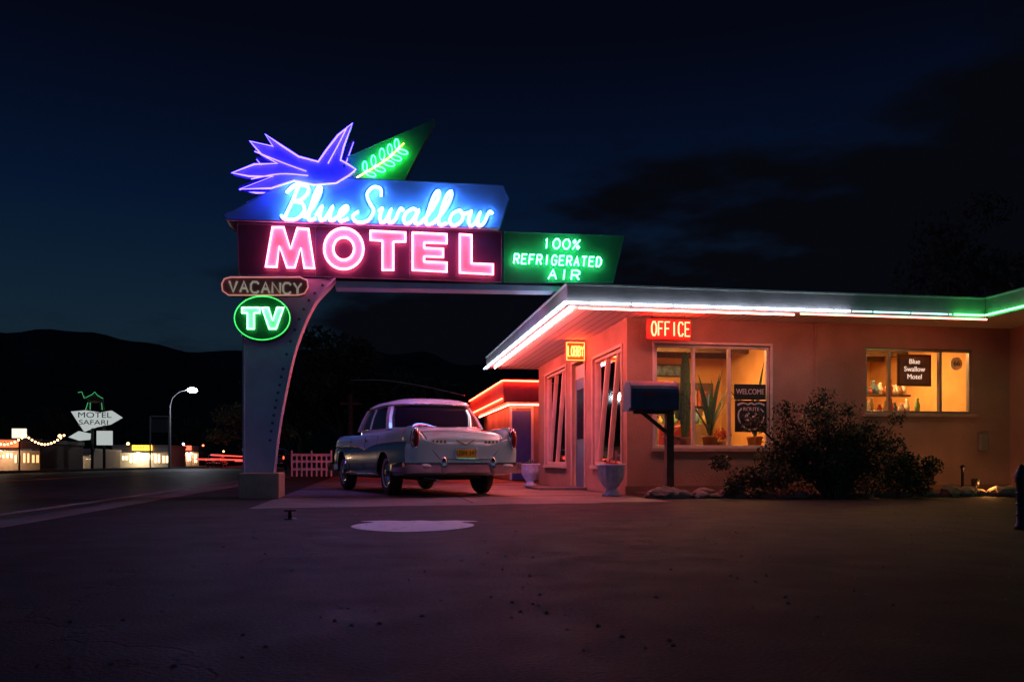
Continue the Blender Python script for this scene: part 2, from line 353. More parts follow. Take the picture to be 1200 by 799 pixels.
def stx(s,px0,px1,pt,pb,b,yy,slant=0,fill=.68):
    a0,z0=S(px0,pb,b); a1,z1=S(px0,pt,b); a1,_=S(px1,pt,b); return stroke_text(s,a0,a1,z0,z1,yy,0,slant,fill)
rf=stx('100%',634,680,280,291,BS,BS-.03,.1)+stx('REFRIGERATED',600,705,298,309,BS,BS-.03,.1,.62)+stx('AIR',640,680,316,327,BS,BS-.03,.1)
tubes('refrigerated_neon',rf,.0085,emis('neon_green_b',(2.,24,8)),sg)
tubes('refrigerated_lettering',[[(a,BS+.018,z) for a,y,z in l] for l in rf],.016,mat('letter_green',(.1,.4,.25),.5),sg)
bv=BS-.2
va=[(270,325),(352,325),(360,329),(361,337),(357,344),(350,346),(268,346),(261,341),(260,333),(263,327)]
prism('vacancy_panel',SL(va,bv),bv,bv+.16,mat('sign_paint_maroon',(.45,.16,.15),.5,var=.3,scale=4),sg,.01)
tubes('vacancy_neon_border',[[(a,bv-.012,z) for a,z in SL(va,bv)]],.010,emis('neon_red_faint',(.45,.16,.14)),sg,True)
tubes('vacancy_lettering',stx('VACANCY',267,355,329.5,342,bv,bv-.012,0,.72),.016,emis('vacancy_tube',(.18,.17,.13)),sg)
bt=BS-.2; ov=lambda rx,ry,n=40:[(307.5+rx*math.cos(2*math.pi*i/n),373+ry*math.sin(2*math.pi*i/n)) for i in range(n)]
prism('tv_panel',SL(ov(34,27),bt),bt,bt+.16,mat('tv_green',(.008,.06,.028),.4,var=.2),sg,.01)
tubes('tv_ring_neon',[[(a,bt-.03,z) for a,z in SL(ov(32.5,25.5),bt)]],.008,emis('neon_green_ring',(.06,1.3,.2)),sg,True)
T1=[(284,361),(305,361),(305,367.5),(298.5,367.5),(298.5,386),(290.5,386),(290.5,367.5),(284,367.5)]
V1=[(307,361),(315,361),(320,376),(325,361),(333,361),(324,386),(316,386)]
tvf=mat('tv_face',(.6,.9,.68),.5)
for nm,q in(('t',T1),('v',V1)):
    qq=SL(q,bt); prism('tv_letter_'+nm,qq,bt-.03,bt-.002,tvf,sg); 
tubes('tv_neon',[[(a,bt-.05,z) for a,z in SL(q,bt)] for q in (T1,V1)],.010,NEON_GREENW,sg,True)
# ================================================================ OFFICE BUILDING
ob=empty('motel_office_building')
XC,YC=3.91,12.73; YE=19.6; XW=10.55; ZS=2.74; TK=.16
def wall_x(name,y0,y1,xa,xb,z0,z1,ops,m,par):
    xs=sorted({xa,xb,*[o[0] for o in ops],*[o[1] for o in ops]}); bl=[]
    for i in range(len(xs)-1):
        a,b=xs[i],xs[i+1]; c=[o for o in ops if o[0]<=a and o[1]>=b]
        if c:
            if c[0][2]>z0: bl.append((a,b,y0,y1,z0,c[0][2]))
            if c[0][3]<z1: bl.append((a,b,y0,y1,c[0][3],z1))
        else: bl.append((a,b,y0,y1,z0,z1))
    return boxes(name,bl,m,par)
def wall_y(name,x0,x1,ya,yb,z0,z1,ops,m,par):
    ys=sorted({ya,yb,*[o[0] for o in ops],*[o[1] for o in ops]}); bl=[]
    for i in range(len(ys)-1):
        a,b=ys[i],ys[i+1]; c=[o for o in ops if o[0]<=a and o[1]>=b]
        if c:
            if c[0][2]>z0: bl.append((x0,x1,a,b,z0,c[0][2]))
            if c[0][3]<z1: bl.append((x0,x1,a,b,c[0][3],z1))
        else: bl.append((x0,x1,a,b,z0,z1))
    return boxes(name,bl,m,par)
W1=(XC+.45,XC+2.36,.73,2.35); W2=(XC+4.02,XC+5.95,1.31,2.37)
wall_x('front_wall',YC,YC+TK,XC,XW,0,ZS,[W1,W2],stucco,ob)
Wa=(13.0,14.75,.46,2.33); Dr=(15.35,16.35,.04,2.42); Wb=(16.9,18.95,.46,2.45)
wall_y('side_wall',XC,XC+TK,YC+TK,YE,0,ZS,[Wa,Dr,Wb],stucco,ob)
wall_x('rear_wall',YE,YE+TK,XC,XW+.0,0,ZS,[],stucco,ob)
wall_y('wing_wall',XW,XW+TK,7.6,YC+TK,0,ZS,[],stucco,ob)
wall_x('base_plinth',YC-.035,YC-.002,XC-.035,XW,0,.14,[],mat('plinth_paint',(.25,.13,.10),.8,bump=.3),ob)
inw=mat('interior_wall',(.62,.36,.14),.8,var=.15,scale=2); inf=mat('interior_floor',(.3,.16,.08),.6,var=.2)
wall_x('room_back_wall',16.6,16.7,XC+TK,XW,0,ZS,[],inw,ob); box('room_divider',XC+3.2,XC+3.3,YC+TK,16.6,0,ZS,inw,ob)
box('room_floor',XC+TK,XW,YC+TK,YE,.0,.03,inf,ob); box('room_right_wall',XW-.1,XW-.0,YC+TK,16.6,0,ZS,inw,ob)
box('room_ceiling',XC+TK,XW,YC+TK,YE,ZS-.05,ZS-.001,mat('interior_ceiling',(.7,.6,.45),.8),ob)
boxes('room_ceiling_beams',[(XC+TK,XW-.11,y,y+.12,ZS-.16,ZS-.052) for y in(13.4,15.3,16.1)],wood,ob)
fas=mat('fascia_paint',(.26,.21,.22),.5,var=.2,scale=3,bump=.2,bscale=14)
RX,RY=2.72,11.69; RY2=20.2
def planks(name):
    m,t,N,L,p=nt(name); tc=N.new('ShaderNodeTexCoord'); w=N.new('ShaderNodeTexWave'); w.bands_direction='X'; w.inputs['Scale'].default_value=2.2; L.new(tc.outputs['Object'],w.inputs['Vector'])
    c=N.new('ShaderNodeValToRGB'); c.color_ramp.elements[0].position=.0; c.color_ramp.elements[1].position=.06; c.color_ramp.elements[0].color=(.25,.22,.2,1); c.color_ramp.elements[1].color=(.72,.68,.64,1)
    L.new(w.outputs['Fac'],c.inputs['Fac']); L.new(c.outputs['Color'],p.inputs['Base Color']); p.inputs['Roughness'].default_value=.6
    bp=N.new('ShaderNodeBump'); bp.inputs['Strength'].default_value=.6; bp.inputs['Distance'].default_value=.01; L.new(c.outputs['Color'],bp.inputs['Height']); L.new(bp.outputs['Normal'],p.inputs['Normal']); return m
RW=9.27
def hslab(name,pts,z0,z1,m,par,bev=0):
    n=len(pts); v=[(a,b,z0) for a,b in pts]+[(a,b,z1) for a,b in pts]; f=[tuple(range(n)),tuple(range(2*n-1,n-1,-1))]+[(i,(i+1)%n,(i+1)%n+n,i+n) for i in range(n)]
    return fixn(mesh(name,v,f,m,par))
ins=[(RX+.05,RY+.05),(RW+.05,RY+.05),(RW+.05,7.05),(15.9,7.05),(15.9,RY2-.05),(RX+.05,RY2-.05)]
hslab('soffit',ins,ZS+.0,ZS+.03,planks('soffit_boards'),ob)
hslab('roof_deck',ins,ZS+.04,ZS+.22,mat('roof_gravel',(.2,.18,.17),.9,bump=.5),ob)
hh=.25
boxes('fascia',[(RX,RW,RY,RY+.045,ZS-.03,ZS+hh),(RX,RX+.045,RY+.047,RY2,ZS-.03,ZS+hh),(RW,RW+.045,7.,RY-.002,ZS-.03,ZS+hh),(RW+.047,16,7.,7.045,ZS-.03,ZS+hh)],fas,ob,.006)
boxes('fascia_drip_edge',[(RX-.02,RW-.02,RY-.02,RY+.06,ZS+hh+.002,ZS+hh+.03),(RX-.02,RX+.06,RY+.062,RY2,ZS+hh+.002,ZS+hh+.03),(RW-.02,RW+.06,7.,RY-.022,ZS+hh+.002,ZS+hh+.03)],mat('drip_paint',(.5,.48,.47),.5),ob,.004)
XG=8.66; XM=7.0
tubes('fascia_neon_white',[[(XM,RY-.05,ZS+.0),(RX-.05,RY-.05,ZS+.0),(RX-.05,RY2,ZS+.0)]],.013,NEON_WHITE,ob)
tubes('fascia_neon_mint',[[(XG,RY-.05,ZS+.0),(XM+.04,RY-.05,ZS+.0)]],.010,emis('neon_mint',(1.6,3.4,3.2)),ob)
tubes('fascia_neon_green',[[(XG+.05,RY-.05,ZS+.0),(RW-.05,RY-.05,ZS+.0),(RW-.05,7.,ZS+.0)]],.013,emis('neon_green_f',(1.,14,2.5)),ob)
tubes('eave_neon_rose_side',[[(RX+.12,YE,ZS-.045),(RX+.12,RY+.2,ZS-.045)]],.013,emis('neon_rose_side',(160,22,20)),ob)
tubes('eave_neon_rose_front',[[(RX+.2,RY+.12,ZS-.045),(6.2,RY+.12,ZS-.045)]],.012,emis('neon_rose_front',(34,8,6)),ob)
tubes('eave_neon_amber',[[(6.3,RY+.12,ZS-.03),(RW+.12,RY+.12,ZS-.03)]],.012,emis('neon_amber_eave',(15,3.,1.6)),ob)
boxes('neon_standoffs',[(x-.01,x+.01,RY-.06,RY-.001,ZS-.012,ZS+.012) for x in [RX+.3+i*.62 for i in range(11)]],black,ob)
for nm,px,w,h in(('vent_a',838,.06,.16),('vent_b',961,.09,.3)):
    a,_=S(px,330,14.5); lathe(nm,[(w,0),(w,h),(w*1.5,h),(w*1.5,h+.06),(0,h+.09)],mat('galv',(.3,.3,.32),.5,.6),ob,(a,14.5,ZS+.22))
box('wing_parapet',RW+.9,15.5,7.4,12.2,ZS+.22,ZS+.42,white,ob,.01)
gl=glass_mat()
def frame_x(name,op,y,mull,par,m,t=.06,horiz=()):
    x0,x1,z0,z1=op; bl=[(x0,x1,y,y+.08,z0,z0+t),(x0,x1,y,y+.08,z1-t,z1),(x0,x0+t,y,y+.08,z0+t,z1-t),(x1-t,x1,y,y+.08,z0+t,z1-t)]
    for q in mull: bl.append((q-.022,q+.022,y+.003,y+.077,z0+t,z1-t))
    boxes(name,bl,m,par,.005)
    mesh(name+'_glass',[(x0+t,y+.04,z0+t),(x1-t,y+.04,z0+t),(x1-t,y+.04,z1-t),(x0+t,y+.04,z1-t)],[(0,1,2,3)],gl,par)
fr=mat('frame_paint',(.62,.55,.5),.5,var=.1)
mx=[S(p,450,YC)[0] for p in(814,856)]; frame_x('picture_window',W1,YC+.03,mx,ob,fr,.045)
mx=[S(p,450,YC)[0] for p in(1044,1104)]; frame_x('sliding_window',W2,YC+.03,mx,ob,mat('alu_frame',(.35,.33,.31),.4,.5),.04)
for nm,W in(('sill_a',W1),('sill_b',W2)): box(nm,W[0]-.06,W[1]+.06,YC-.06,YC+.028,W[2]-.06,W[2]-.002,mat('sill_paint',(.42,.30,.24),.6),ob,.006)
boxes('window_casing',[(W1[0]-.04,W1[0]-.002,YC-.02,YC+.02,W1[2],W1[3]),(W1[1]+.002,W1[1]+.04,YC-.02,YC+.02,W1[2],W1[3]),(W1[0]-.04,W1[1]+.04,YC-.02,YC+.02,W1[3]+.002,W1[3]+.04)],fr,ob,.004)
def frame_y(name,op,x,par,m,t=.06,slant=True):
    y0,y1,z0,z1=op; bl=[(x,x+.08,y0,y1,z0,z0+t),(x,x+.08,y0,y1,z1-t,z1),(x,x+.08,y0,y0+t,z0+t,z1-t),(x,x+.08,y1-t,y1,z0+t,z1-t)]
    boxes(name,bl,m,par,.005)
    mesh(name+'_glass',[(x+.04,y0+t,z0+t),(x+.04,y1-t,z0+t),(x+.04,y1-t,z1-t),(x+.04,y0+t,z1-t)],[(0,1,2,3)],gl,par)
    v=[];f=[]
    for fy in (.36,.72):
        a=y0+(y1-y0)*fy; sh=(y1-y0)*.16
        for (yb,yt) in ((a+sh,a-sh),):
            n=len(v); w=.03
            v+=[(x+.0,yb-w,z0+t),(x+.078,yb-w,z0+t),(x+.078,yb+w,z0+t),(x+.0,yb+w,z0+t),(x+.0,yt-w,z1-t),(x+.078,yt-w,z1-t),(x+.078,yt+w,z1-t),(x+.0,yt+w,z1-t)]
            f+=[tuple(i+n for i in q) for q in BOXF]
    mesh(name+'_slant_mullions',v,f,m,par)
frs=mat('frame_paint_salmon',(.6,.40,.32),.5,var=.1)
frame_y('side_window_near',Wa,XC+.02,ob,frs); frame_y('side_window_far',Wb,XC+.02,ob,frs)
cur=mat('curtain_cloth',(.75,.42,.27),.9,var=.2,scale=3)
def curtain(name,y0,y1,z0,z1):
    v=[];f=[];n=60
    for i in range(n+1):
        y=y0+(y1-y0)*i/n; x=XC+.30+.03*math.sin(i*1.3)+.01*math.sin(i*.5); v+=[(x,y,z0),(x,y,z1)]
    for i in range(n): f.append((2*i,2*i+2,2*i+3,2*i+1))
    mesh(name,v,f,cur,ob,True)
curtain('curtain_a',13.75,14.75,.4,2.4); curtain('curtain_b',17.6,18.95,.4,2.5)
boxes('side_sills',[(XC-.06,XC+.018,W[0]-.05,W[1]+.05,W[2]-.07,W[2]-.002) for W in(Wa,Wb)],frs,ob,.006)
boxes('side_casing',sum([[(XC-.025,XC-.002,W[0]-.05,W[0],W[2],W[3]),(XC-.025,XC-.002,W[1],W[1]+.05,W[2],W[3]),(XC-.025,XC-.002,W[0]-.05,W[1]+.05,W[3]+.001,W[3]+.05)] for W in(Wa,Wb,Dr)],[]),frs,ob,.004)
boxes('entrance_door',[(XC+.05,XC+.09,Dr[0]+.05,Dr[1]-.05,.04,2.1)],mat('door_blue',(.07,.10,.2),.4),ob,.006)
boxes('door_transom',[(XC+.05,XC+.09,Dr[0]+.05,Dr[1]-.05,2.11,2.37)],mat('door_transom',(.4,.35,.3),.4),ob,.006)
box('door_light',XC+.035,XC+.048,Dr[0]+.2,Dr[1]-.2,.95,1.9,mat('dark_glass',(.03,.03,.05),.06,spec=.8),ob)
box('door_step',XC-.9,XC-.01,Dr[0]-.2,Dr[1]+.2,0,.05,conc,ob,.01)
sphere('door_knob',(XC+.03,Dr[0]+.12,1.0),.03,chrome,ob)
a,_=S(955,420,YC); tubes('conduit',[[(a,YC-.03,ZS),(a,YC-.03,1.5)]],.012,stucco,ob)
a,z=S(1150,518,YC); box('junction_box',a-.08,a+.08,YC-.09,YC,z-.15,z+.14,mat('grey_box',(.25,.22,.2),.5),ob,.02)
def ceiling_light(name,x,y,w,p):
    e=empty(name); box('diffuser',x-w,x+w,y-w,y+w,ZS-.10,ZS-.055,emis('diffuser_warm_%d'%p,(p,p*.48,p*.14)),e,.01); return e
ceiling_light('ceiling_light',XC+1.7,14.4,.32,92); ceiling_light('ceiling_light',XC+5.2,14.4,.32,82); ceiling_light('ceiling_light',XC+1.9,17.9,.32,70)
fu=empty('lobby_furniture')
box('plant_shelf',W1[0],W1[1],YC+TK+.02,YC+TK+.32,.66,.71,wood,fu,.005)
a,_=S(836,470,13.9); box('sideboard',a-.7,a+.7,15.6,16.1,.03,1.25,wood,fu,.01)
box('bookcase',XC+1.55,XC+2.9,16.3,16.58,.03,2.1,wood,fu,.01)
bk=[mat('book_%d'%i,c,.6) for i,c in enumerate([(.4,.08,.05),(.1,.2,.3),(.5,.4,.2),(.15,.3,.12)])]
for j in range(4):
    for i in range(12): 
        x=XC+1.62+i*.102; hgt=random.uniform(.2,.34); box('book_%d_%d'%(j,i),x,x+.07,16.2,16.298,.25+j*.46,.25+j*.46+hgt,random.choice(bk),fu)
for i in range(9):
    x=a-.6+i*.15; h=random.uniform(.1,.35); lathe('vase_%d'%i,[(0,0),(.04,0),(.06,h*.5),(.02,h*.85),(.03,h),(0,h)],random.choice(bk),fu,(x,15.8,1.25),n=12)
x=XC+1.35; boxes('chair',[(x-.3,x+.3,13.7,14.2,.35,.5),(x-.3,x+.3,14.2,14.32,.35,1.15),(x-.38,x-.3,13.7,14.3,.03,.7),(x+.3,x+.38,13.7,14.3,.03,.7)],mat('chair_red',(.35,.05,.04),.7),fu,.03)
pf=empty('wall_pictures')
pm=[mat('picture_%d'%i,c,.5,var=.8,scale=9) for i,c in enumerate([(.3,.25,.15),(.12,.2,.3),(.35,.12,.08),(.5,.45,.35)])]
pl_=[(XC+.45,2.0,.16,.2),(XC+.95,1.95,.2,.14),(XC+.5,1.5,.18,.14),(XC+1.0,1.5,.13,.17),(XC+1.35,2.3,.15,.1),(XC+2.0,2.37,.3,.1),(XC+3.55,2.05,.16,.2),(XC+3.95,1.95,.18,.14),(XC+4.4,2.1,.13,.18),(XC+4.8,1.85,.16,.2),(XC+5.3,2.15,.2,.14),(XC+5.75,1.9,.16,.2),(XC+6.2,2.1,.14,.17)]
for i,(x,z,w,h) in enumerate(pl_):
    box('frame_%d'%i,x-w-.025,x+w+.025,16.56,16.598,z-h-.025,z+h+.025,wood,pf,.004); box('image_%d'%i,x-w,x+w,16.55,16.559,z-h,z+h,pm[i%4],pf)
gcac=mat('cactus_green',(.06,.13,.05),.7,var=.3,scale=20); terra=mat('terracotta',(.35,.14,.07),.8)
a,z=S(803,412,YC+.38); ca=empty('potted_cactus',(a,YC+.38,.71)); lathe('pot',[(0,0),(.08,0),(.11,.16),(.12,.16),(.12,.2),(.09,.2),(.09,.17),(0,.17)],terra,ca)
lathe('stem',[(.05,.15),(.07,.4),(.072,.9),(.066,1.3),(.04,z-.74),(0,z-.71)],gcac,ca,rib=.14,ribn=9,n=54)
lathe('arm',[(.03,.5),(.045,.6),(.045,.9),(.02,1.0),(0,1.02)],gcac,ca,(-.13,0,0),rib=.14,ribn=8,n=40)
tubes('arm_joint',[[(-.13,0,.58),(-.1,0,.5),(0,0,.48)]],.035,gcac,ca)
def agave(name,x,y,z,h,n=14,col=gcac):
    e=empty(name,(x,y,z)); lathe('pot',[(0,0),(.09,0),(.12,.18),(.13,.18),(.13,.22),(.1,.22),(.1,.19),(0,.19)],terra,e)
    v=[];f=[]
    for i in range(n):
        an=2.4*i; le=h*random.uniform(.6,1.05); out=random.uniform(.2,.75)*le; w=.03
        dx,dy=math.cos(an),math.sin(an); q=len(v)
        for k in range(6):
            t=k/5; c=Vector((dx*out*t**1.4,dy*out*.5*t**1.4,.18+le*(t-.25*t*t*out/le))); ww=w*math.sin(math.pi*(.15+.85*t))+.002
            v+=[c+Vector((-dy,dx,0))*ww,c-Vector((-dy,dx,0))*ww]
        for k in range(5): f.append((q+2*k,q+2*k+1,q+2*k+3,q+2*k+2))
    mesh('leaves',v,f,col,e); return e
agave('potted_agave',S(832,0,YC+.36)[0],YC+.36,.71,1.15); agave('potted_agave',S(880,0,YC+.5)[0],YC+.36,.71,1.4,10); agave('potted_agave',S(786,0,YC+.36)[0],YC+.36,.71,.35,16)
redf=mat('red_flower',(.5,.03,.03),.6)
ff=empty('potted_flowers',(S(842,0,YC+.36)[0]+.05,YC+.38,.71)); lathe('pot',[(0,0),(.07,0),(.09,.14),(0,.14)],terra,ff); leafmass('blooms',[(0,0,.25,.12),(.1,0,.22,.08)],160,.03,[redf,gcac],ff)
ws=empty('welcome_sign'); yb=YC-.03; sblk=mat('sign_black',(.02,.02,.02),.5)
a0,z0=S(860,468,yb); a1,z1=S(897,450.5,yb); box('board',a0,a1,yb-.015,yb,z0,z1,sblk,ws,.004); text('lettering','WELCOME',(a0+a1)/2,yb-.018,(z0+z1)/2,.12,white,ws,width=(a1-a0)*.88)
rs=empty('route_sign')
a0,z0=S(861,506,yb); a1,z1=S(898,469.5,yb); box('board',a0,a1,yb-.015,yb,z0,z1,sblk,rs,.004)
xm,zm=(a0+a1)/2,(z0+z1)/2; w=(a1-a0)*.44; hz=(z1-z0)*.44
shp=[(xm+q.x*w/.5,zm+q.y*hz/.6) for q in cr([(a,b,0) for a,b in sh],3,True)]
prism('shield_border',shp,yb-.020,yb-.016,white,rs)
prism('shield_field',[(xm+(a-xm)*.9,zm+(b-zm)*.9) for a,b in shp],yb-.024,yb-.0205,sblk,rs)
text('number','66',xm,yb-.027,zm-.04,.25,white,rs,bold=.006); text('route','ROUTE',xm,yb-.027,zm+hz*.5,.085,white,rs)
sv=empty('souvenir_display'); box('counter',XC+3.9,XC+6.2,14.0,14.5,.03,1.40,wood,sv,.01)
box('shelf',XC+4.75,XC+5.9,14.3,14.5,1.72,1.75,wood,sv)
for i in range(34):
    x=XC+4.25+(i%18)*.1+random.uniform(-.02,.02); zz=1.40 if i<18 else 1.75
    if zz>1.5: x=XC+4.8+(i-18)*.068
    h=random.uniform(.12,.3); lathe('jar_%d'%i,[(0,0),(.035,0),(.05,h*.5),(.02,h*.85),(.03,h),(0,h)],random.choice(bk+[terra,white]),sv,(x,14.1+random.uniform(-.05,.1) if zz<1.5 else 14.4,zz),n=12)
tl=empty('table_lamp',(XC+4.35,14.25,1.40)); lathe('base',[(0,0),(.07,0),(.03,.1),(.02,.24),(0,.24)],terra,tl); lathe('shade',[(.14,.22),(.09,.42)],emis('lampshade',(6,3.2,1.2)),tl)
cs=empty('window_poster'); a0,z0=S(1054,450,13.3); a1,z1=S(1089,418,13.3); box('backing',a0,a1,13.3,13.32,z0,z1,mat('poster_dark',(.16,.10,.10),.5),cs); boxes('frame',[(a0-.03,a0,13.29,13.33,z0,z1),(a1,a1+.03,13.29,13.33,z0,z1),(a0-.03,a1+.03,13.29,13.33,z1,z1+.03),(a0-.03,a1+.03,13.29,13.33,z0-.03,z0)],wood,cs)
xm=(a0+a1)/2
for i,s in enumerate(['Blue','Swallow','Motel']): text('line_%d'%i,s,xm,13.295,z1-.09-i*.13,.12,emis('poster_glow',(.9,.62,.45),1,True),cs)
rp=empty('round_route_plaque'); a,z=S(1121,426,13.3); o=lathe('disc',[(0,0),(.11,0),(.11,.02),(0,.02)],white,rp,(a,13.3,z),axis='y'); text('number','66',a,13.293,z,.13,sblk,rp)
of=empty('office_neon_sign'); yo=YC-.35
a0,z0=S(759,397,yo); a1,z1=S(811,374,yo); 
box('backing',a0,a1,yo+.05,yo+.07,z0,z1,mat('office_red_panel',(.30,.03,.025),.5),of,.008)
tubes('lettering_neon',stx('OFFICE',762,809,377,393,yo,yo-.02),.012,emis('neon_red_letters',(60,1.1,.45)),of)
tubes('hangers',[[(a0+.1,yo+.06,z1),(a0+.1,yo+.06,ZS)],[(a1-.1,yo+.06,z1),(a1-.1,yo+.06,ZS)]],.008,black,of)
lo=empty('lobby_neon_sign'); yl=15.1
a0,z0=S(663,423,yl); a1,z1=S(686,399,yl); z1=min(z1,2.70)
box('backing',a0,a1,yl+.03,yl+.06,z0,z1,mat('lobby_panel',(.55,.16,.06),.4),lo,.008)
tubes('lettering_neon',stroke_text('LOBBY',a0+.03,a1-.03,z0+.09,z1-.09,yl-.02),.010,emis('neon_orange',(24,1.6,.3)),lo); tubes('border_neon',[[(a0+.02,yl,z0+.02),(a1-.02,yl,z0+.02),(a1-.02,yl,z1-.02),(a0+.02,yl,z1-.02)]],.007,MATS['neon_orange'],lo,True)
# ================================================================ rear garage unit
gb=empty('motel_garage_building')
gx,gy,_=D(590,24); gx2=D(645,24)[0]+2
box('walls',gx+.5,gx2+2,gy+.6,gy+8,0,2.199,stucco,gb)
box('roof',gx,gx2+2,gy,gy+8.3,2.2,2.85,mat('garage_fascia_red',(.4,.10,.07),.5),gb,.01)
tubes('fascia_neon',[[(gx2,gy-.05,2.8),(gx-.05,gy-.05,2.8),(gx-.05,gy+8.,2.8)],[(gx-.05,gy-.05,2.3),(gx-.05,gy+8.,2.3)]],.018,emis('neon_red_garage',(60,2.2,.8)),gb)
tubes('eave_neon',[[(gx2,gy+.2,2.15),(gx+.2,gy+.2,2.15),(gx+.2,gy+7,2.15)]],.015,emis('neon_orange_garage',(60,8,4)),gb)
a0=D(600,24.6)[0]; a1=D(623,24.6)[0]; box('door',a0,a1,gy+.55,gy+.595,0,2.0,mat('garage_door_blue',(.05,.08,.3),.5),gb,.01)
boxes('door_frame',[(a0-.07,a0-.002,gy+.53,gy+.59,0,2.07),(a1+.002,a1+.07,gy+.53,gy+.59,0,2.07),(a0-.07,a1+.07,gy+.53,gy+.59,2.072,2.14)],white,gb)
# ================================================================ pots, mailbox
potm=mat('urn_paint',(.46,.56,.72),.5,var=.2,scale=10,bump=.3)
UP=[(0,0),(.13,0),(.14,.03),(.09,.07),(.075,.11),(.12,.16),(.18,.26),(.20,.36),(.19,.42),(.215,.45),(.215,.48),(.18,.48),(.17,.42),(0,.42)]
def urn(d,px):
    x,y,_=D(px,d); e=empty('planter_urn',(x,y,0)); lathe('urn',UP,potm,e,rib=.03,ribn=14,n=84)
    leafmass('sprigs',[(0,0,.46,.13)],90,.04,[gcac,redf],e); return e
urn(12.75,716); urn(18.2,621)
mb=empty('mailbox'); bm_=11.6; a0,z0=S(739,480,bm_); a1,z1=S(796,446,bm_)
mcol=mat('mailbox_paint',(.05,.07,.15),.45,var=.3,scale=5)
r=.17; arc=[(-r,z0),(-r,z1-r)]+[(r*math.cos(math.pi*(1-i/10)),z1-r+r*math.sin(math.pi*(1-i/10))) for i in range(1,10)]+[(r,z1-r),(r,z0)]
v=[(a0,bm_+r+p[0],p[1]) for p in arc]+[(a1,bm_+r+p[0],p[1]) for p in arc]; n=len(arc)
f=[tuple(range(n)),tuple(range(2*n-1,n-1,-1))]+[(i,(i+1)%n,(i+1)%n+n,i+n) for i in range(n)]
o=fixn(mesh('box',v,f,mcol,mb)); md=o.modifiers.new('b','BEVEL'); md.width=.008; md.segments=2; md.limit_method='ANGLE'; md.angle_limit=R(40)
box('door_lip',a0-.02,a0-.002,bm_+.0,bm_+2*r,z0-.01,z0+.03,mcol,mb); 
tubes('rim',[[(a0+.01,bm_+r+p[0]*1.02,p[1]+.002) for p in arc],[(a1-.01,bm_+r+p[0]*1.02,p[1]+.002) for p in arc]],.010,mcol,mb); box('flag',a0+.2,a0+.4,bm_-.015,bm_-.004,z0+.2,z0+.24,mat('flag_red',(.4,.04,.03),.5),mb)
ap,_=S(789,500,bm_); box('post',ap-.055,ap+.055,bm_+r-.055,bm_+r+.055,0,z0-.002,wood,mb,.006)
tubes('brace',[[(ap-.05,bm_+r,z0-.3),(a0+.22,bm_+r,z0-.02)]],.03,wood,mb); box('arm',a0+.1,ap-.06,bm_+r-.04,bm_+r+.04,z0-.045,z0-.003,wood,mb)
# ================================================================ bed, rocks, bush
box('garden_bed',XC+.1,XC+6.4,11.55,YC-.037,-.01,.05,dirt)
rk=[mat('rock_a',(.22,.16,.12),.9,var=.3,scale=9,bump=.5),mat('rock_b',(.3,.22,.17),.9,var=.3,scale=9,bump=.5)]
v=[];f=[];fm=[]
for i in range(84):
    x=XC+.05+(i%64)*.1+random.uniform(-.05,.05); y=11.5+random.uniform(-.12,.14)-(.25 if i%64>30 else 0)*random.random(); s=random.uniform(.05,.14)
    b=bmesh.new(); bmesh.ops.create_icosphere(b,subdivisions=2,radius=s); q=len(v); mi=random.randint(0,1); so=Vector((i*3.1,0,0)); sc=Vector((random.uniform(.9,1.6),random.uniform(.8,1.2),random.uniform(.55,.9)))
    for w in b.verts: 
        c=w.co*(1+.45*noise.noise(w.co/s*1.1+so)); v.append((x+c.x*sc.x,y+c.y*sc.y,s*.4+c.z*sc.z))
    for w in b.faces: f.append(tuple(l.index+q for l in w.verts)); fm.append(mi)
    b.free()
mesh('rock_edging',v,f,rk,None,False,fm)
lf=[mat('leaf_a',(.035,.055,.022),.6,var=.3,scale=3),mat('leaf_b',(.06,.08,.03),.6,var=.3,scale=3)]
bark=mat('bark',(.09,.065,.045),.9,var=.3,scale=12,bump=.6)
bu=empty('shrub'); bx,by,_=D(978,12.1)
br=[];cl=[]
for i in range(44):
    an=random.uniform(0,2*math.pi); sp=random.uniform(.1,1.3); h=random.uniform(.6,1.48)*(1-.35*(sp/1.3)**2)
    if random.random()<.2: h*=1.12
    ex,ey=bx+math.cos(an)*sp*1.0,by+math.sin(an)*sp*.35
    br.append([((bx+math.cos(an)*.12,by+math.sin(an)*.1,0),.02),((bx+math.cos(an)*sp*.5,by+math.sin(an)*sp*.2,h*.5),.014),((ex,ey,h),.006)])
    cl+=[(ex,ey,h,random.uniform(.14,.26)),(bx+math.cos(an)*sp*.7,by+math.sin(an)*sp*.22,h*.6,random.uniform(.18,.3))]
for i in range(26): cl.append((bx+random.uniform(-1.45,1.5),by+random.uniform(-.3,.3),random.uniform(.12,.6),random.uniform(.18,.3)))
limb('stems',br,bark,bu); leafmass('foliage',cl,26000,.028,lf,bu)
lo_=empty('low_shrub'); cl=[(D(p,12.0)[0],D(p,12.0)[1],h,r) for p,h,r in[(1075,.25,.25),(1090,.45,.18),(1060,.5,.2),(860,.15,.16),(845,.5,.16),(880,.3,.2)]]; leafmass('foliage',cl,3200,.028,lf,lo_)
gx_,gy_,_=D(1143,12.9); gs=empty('garden_spotlight',(gx_,gy_,.05)); lathe('stake',[(0,0),(.015,0),(.015,.16),(0,.16)],black,gs)
o=lathe('head',[(.0,.0),(.05,.0),(.06,.1),(.052,.1),(.05,.07),(0,.07)],[black,emis('spot_lens',(14,6,2))],gs,(0,0,.10),mi=[0,0,0,0,1]); o.rotation_euler=(R(-15),R(10),0)
l=bpy.data.lights.new('garden_spot','POINT'); l.energy=9; l.color=(1,.38,.09); l.shadow_soft_size=.02; o=bpy.data.objects.new('bulb',l); COL.objects.link(o); o.parent=gs; o.location=(.14,-.1,.13)
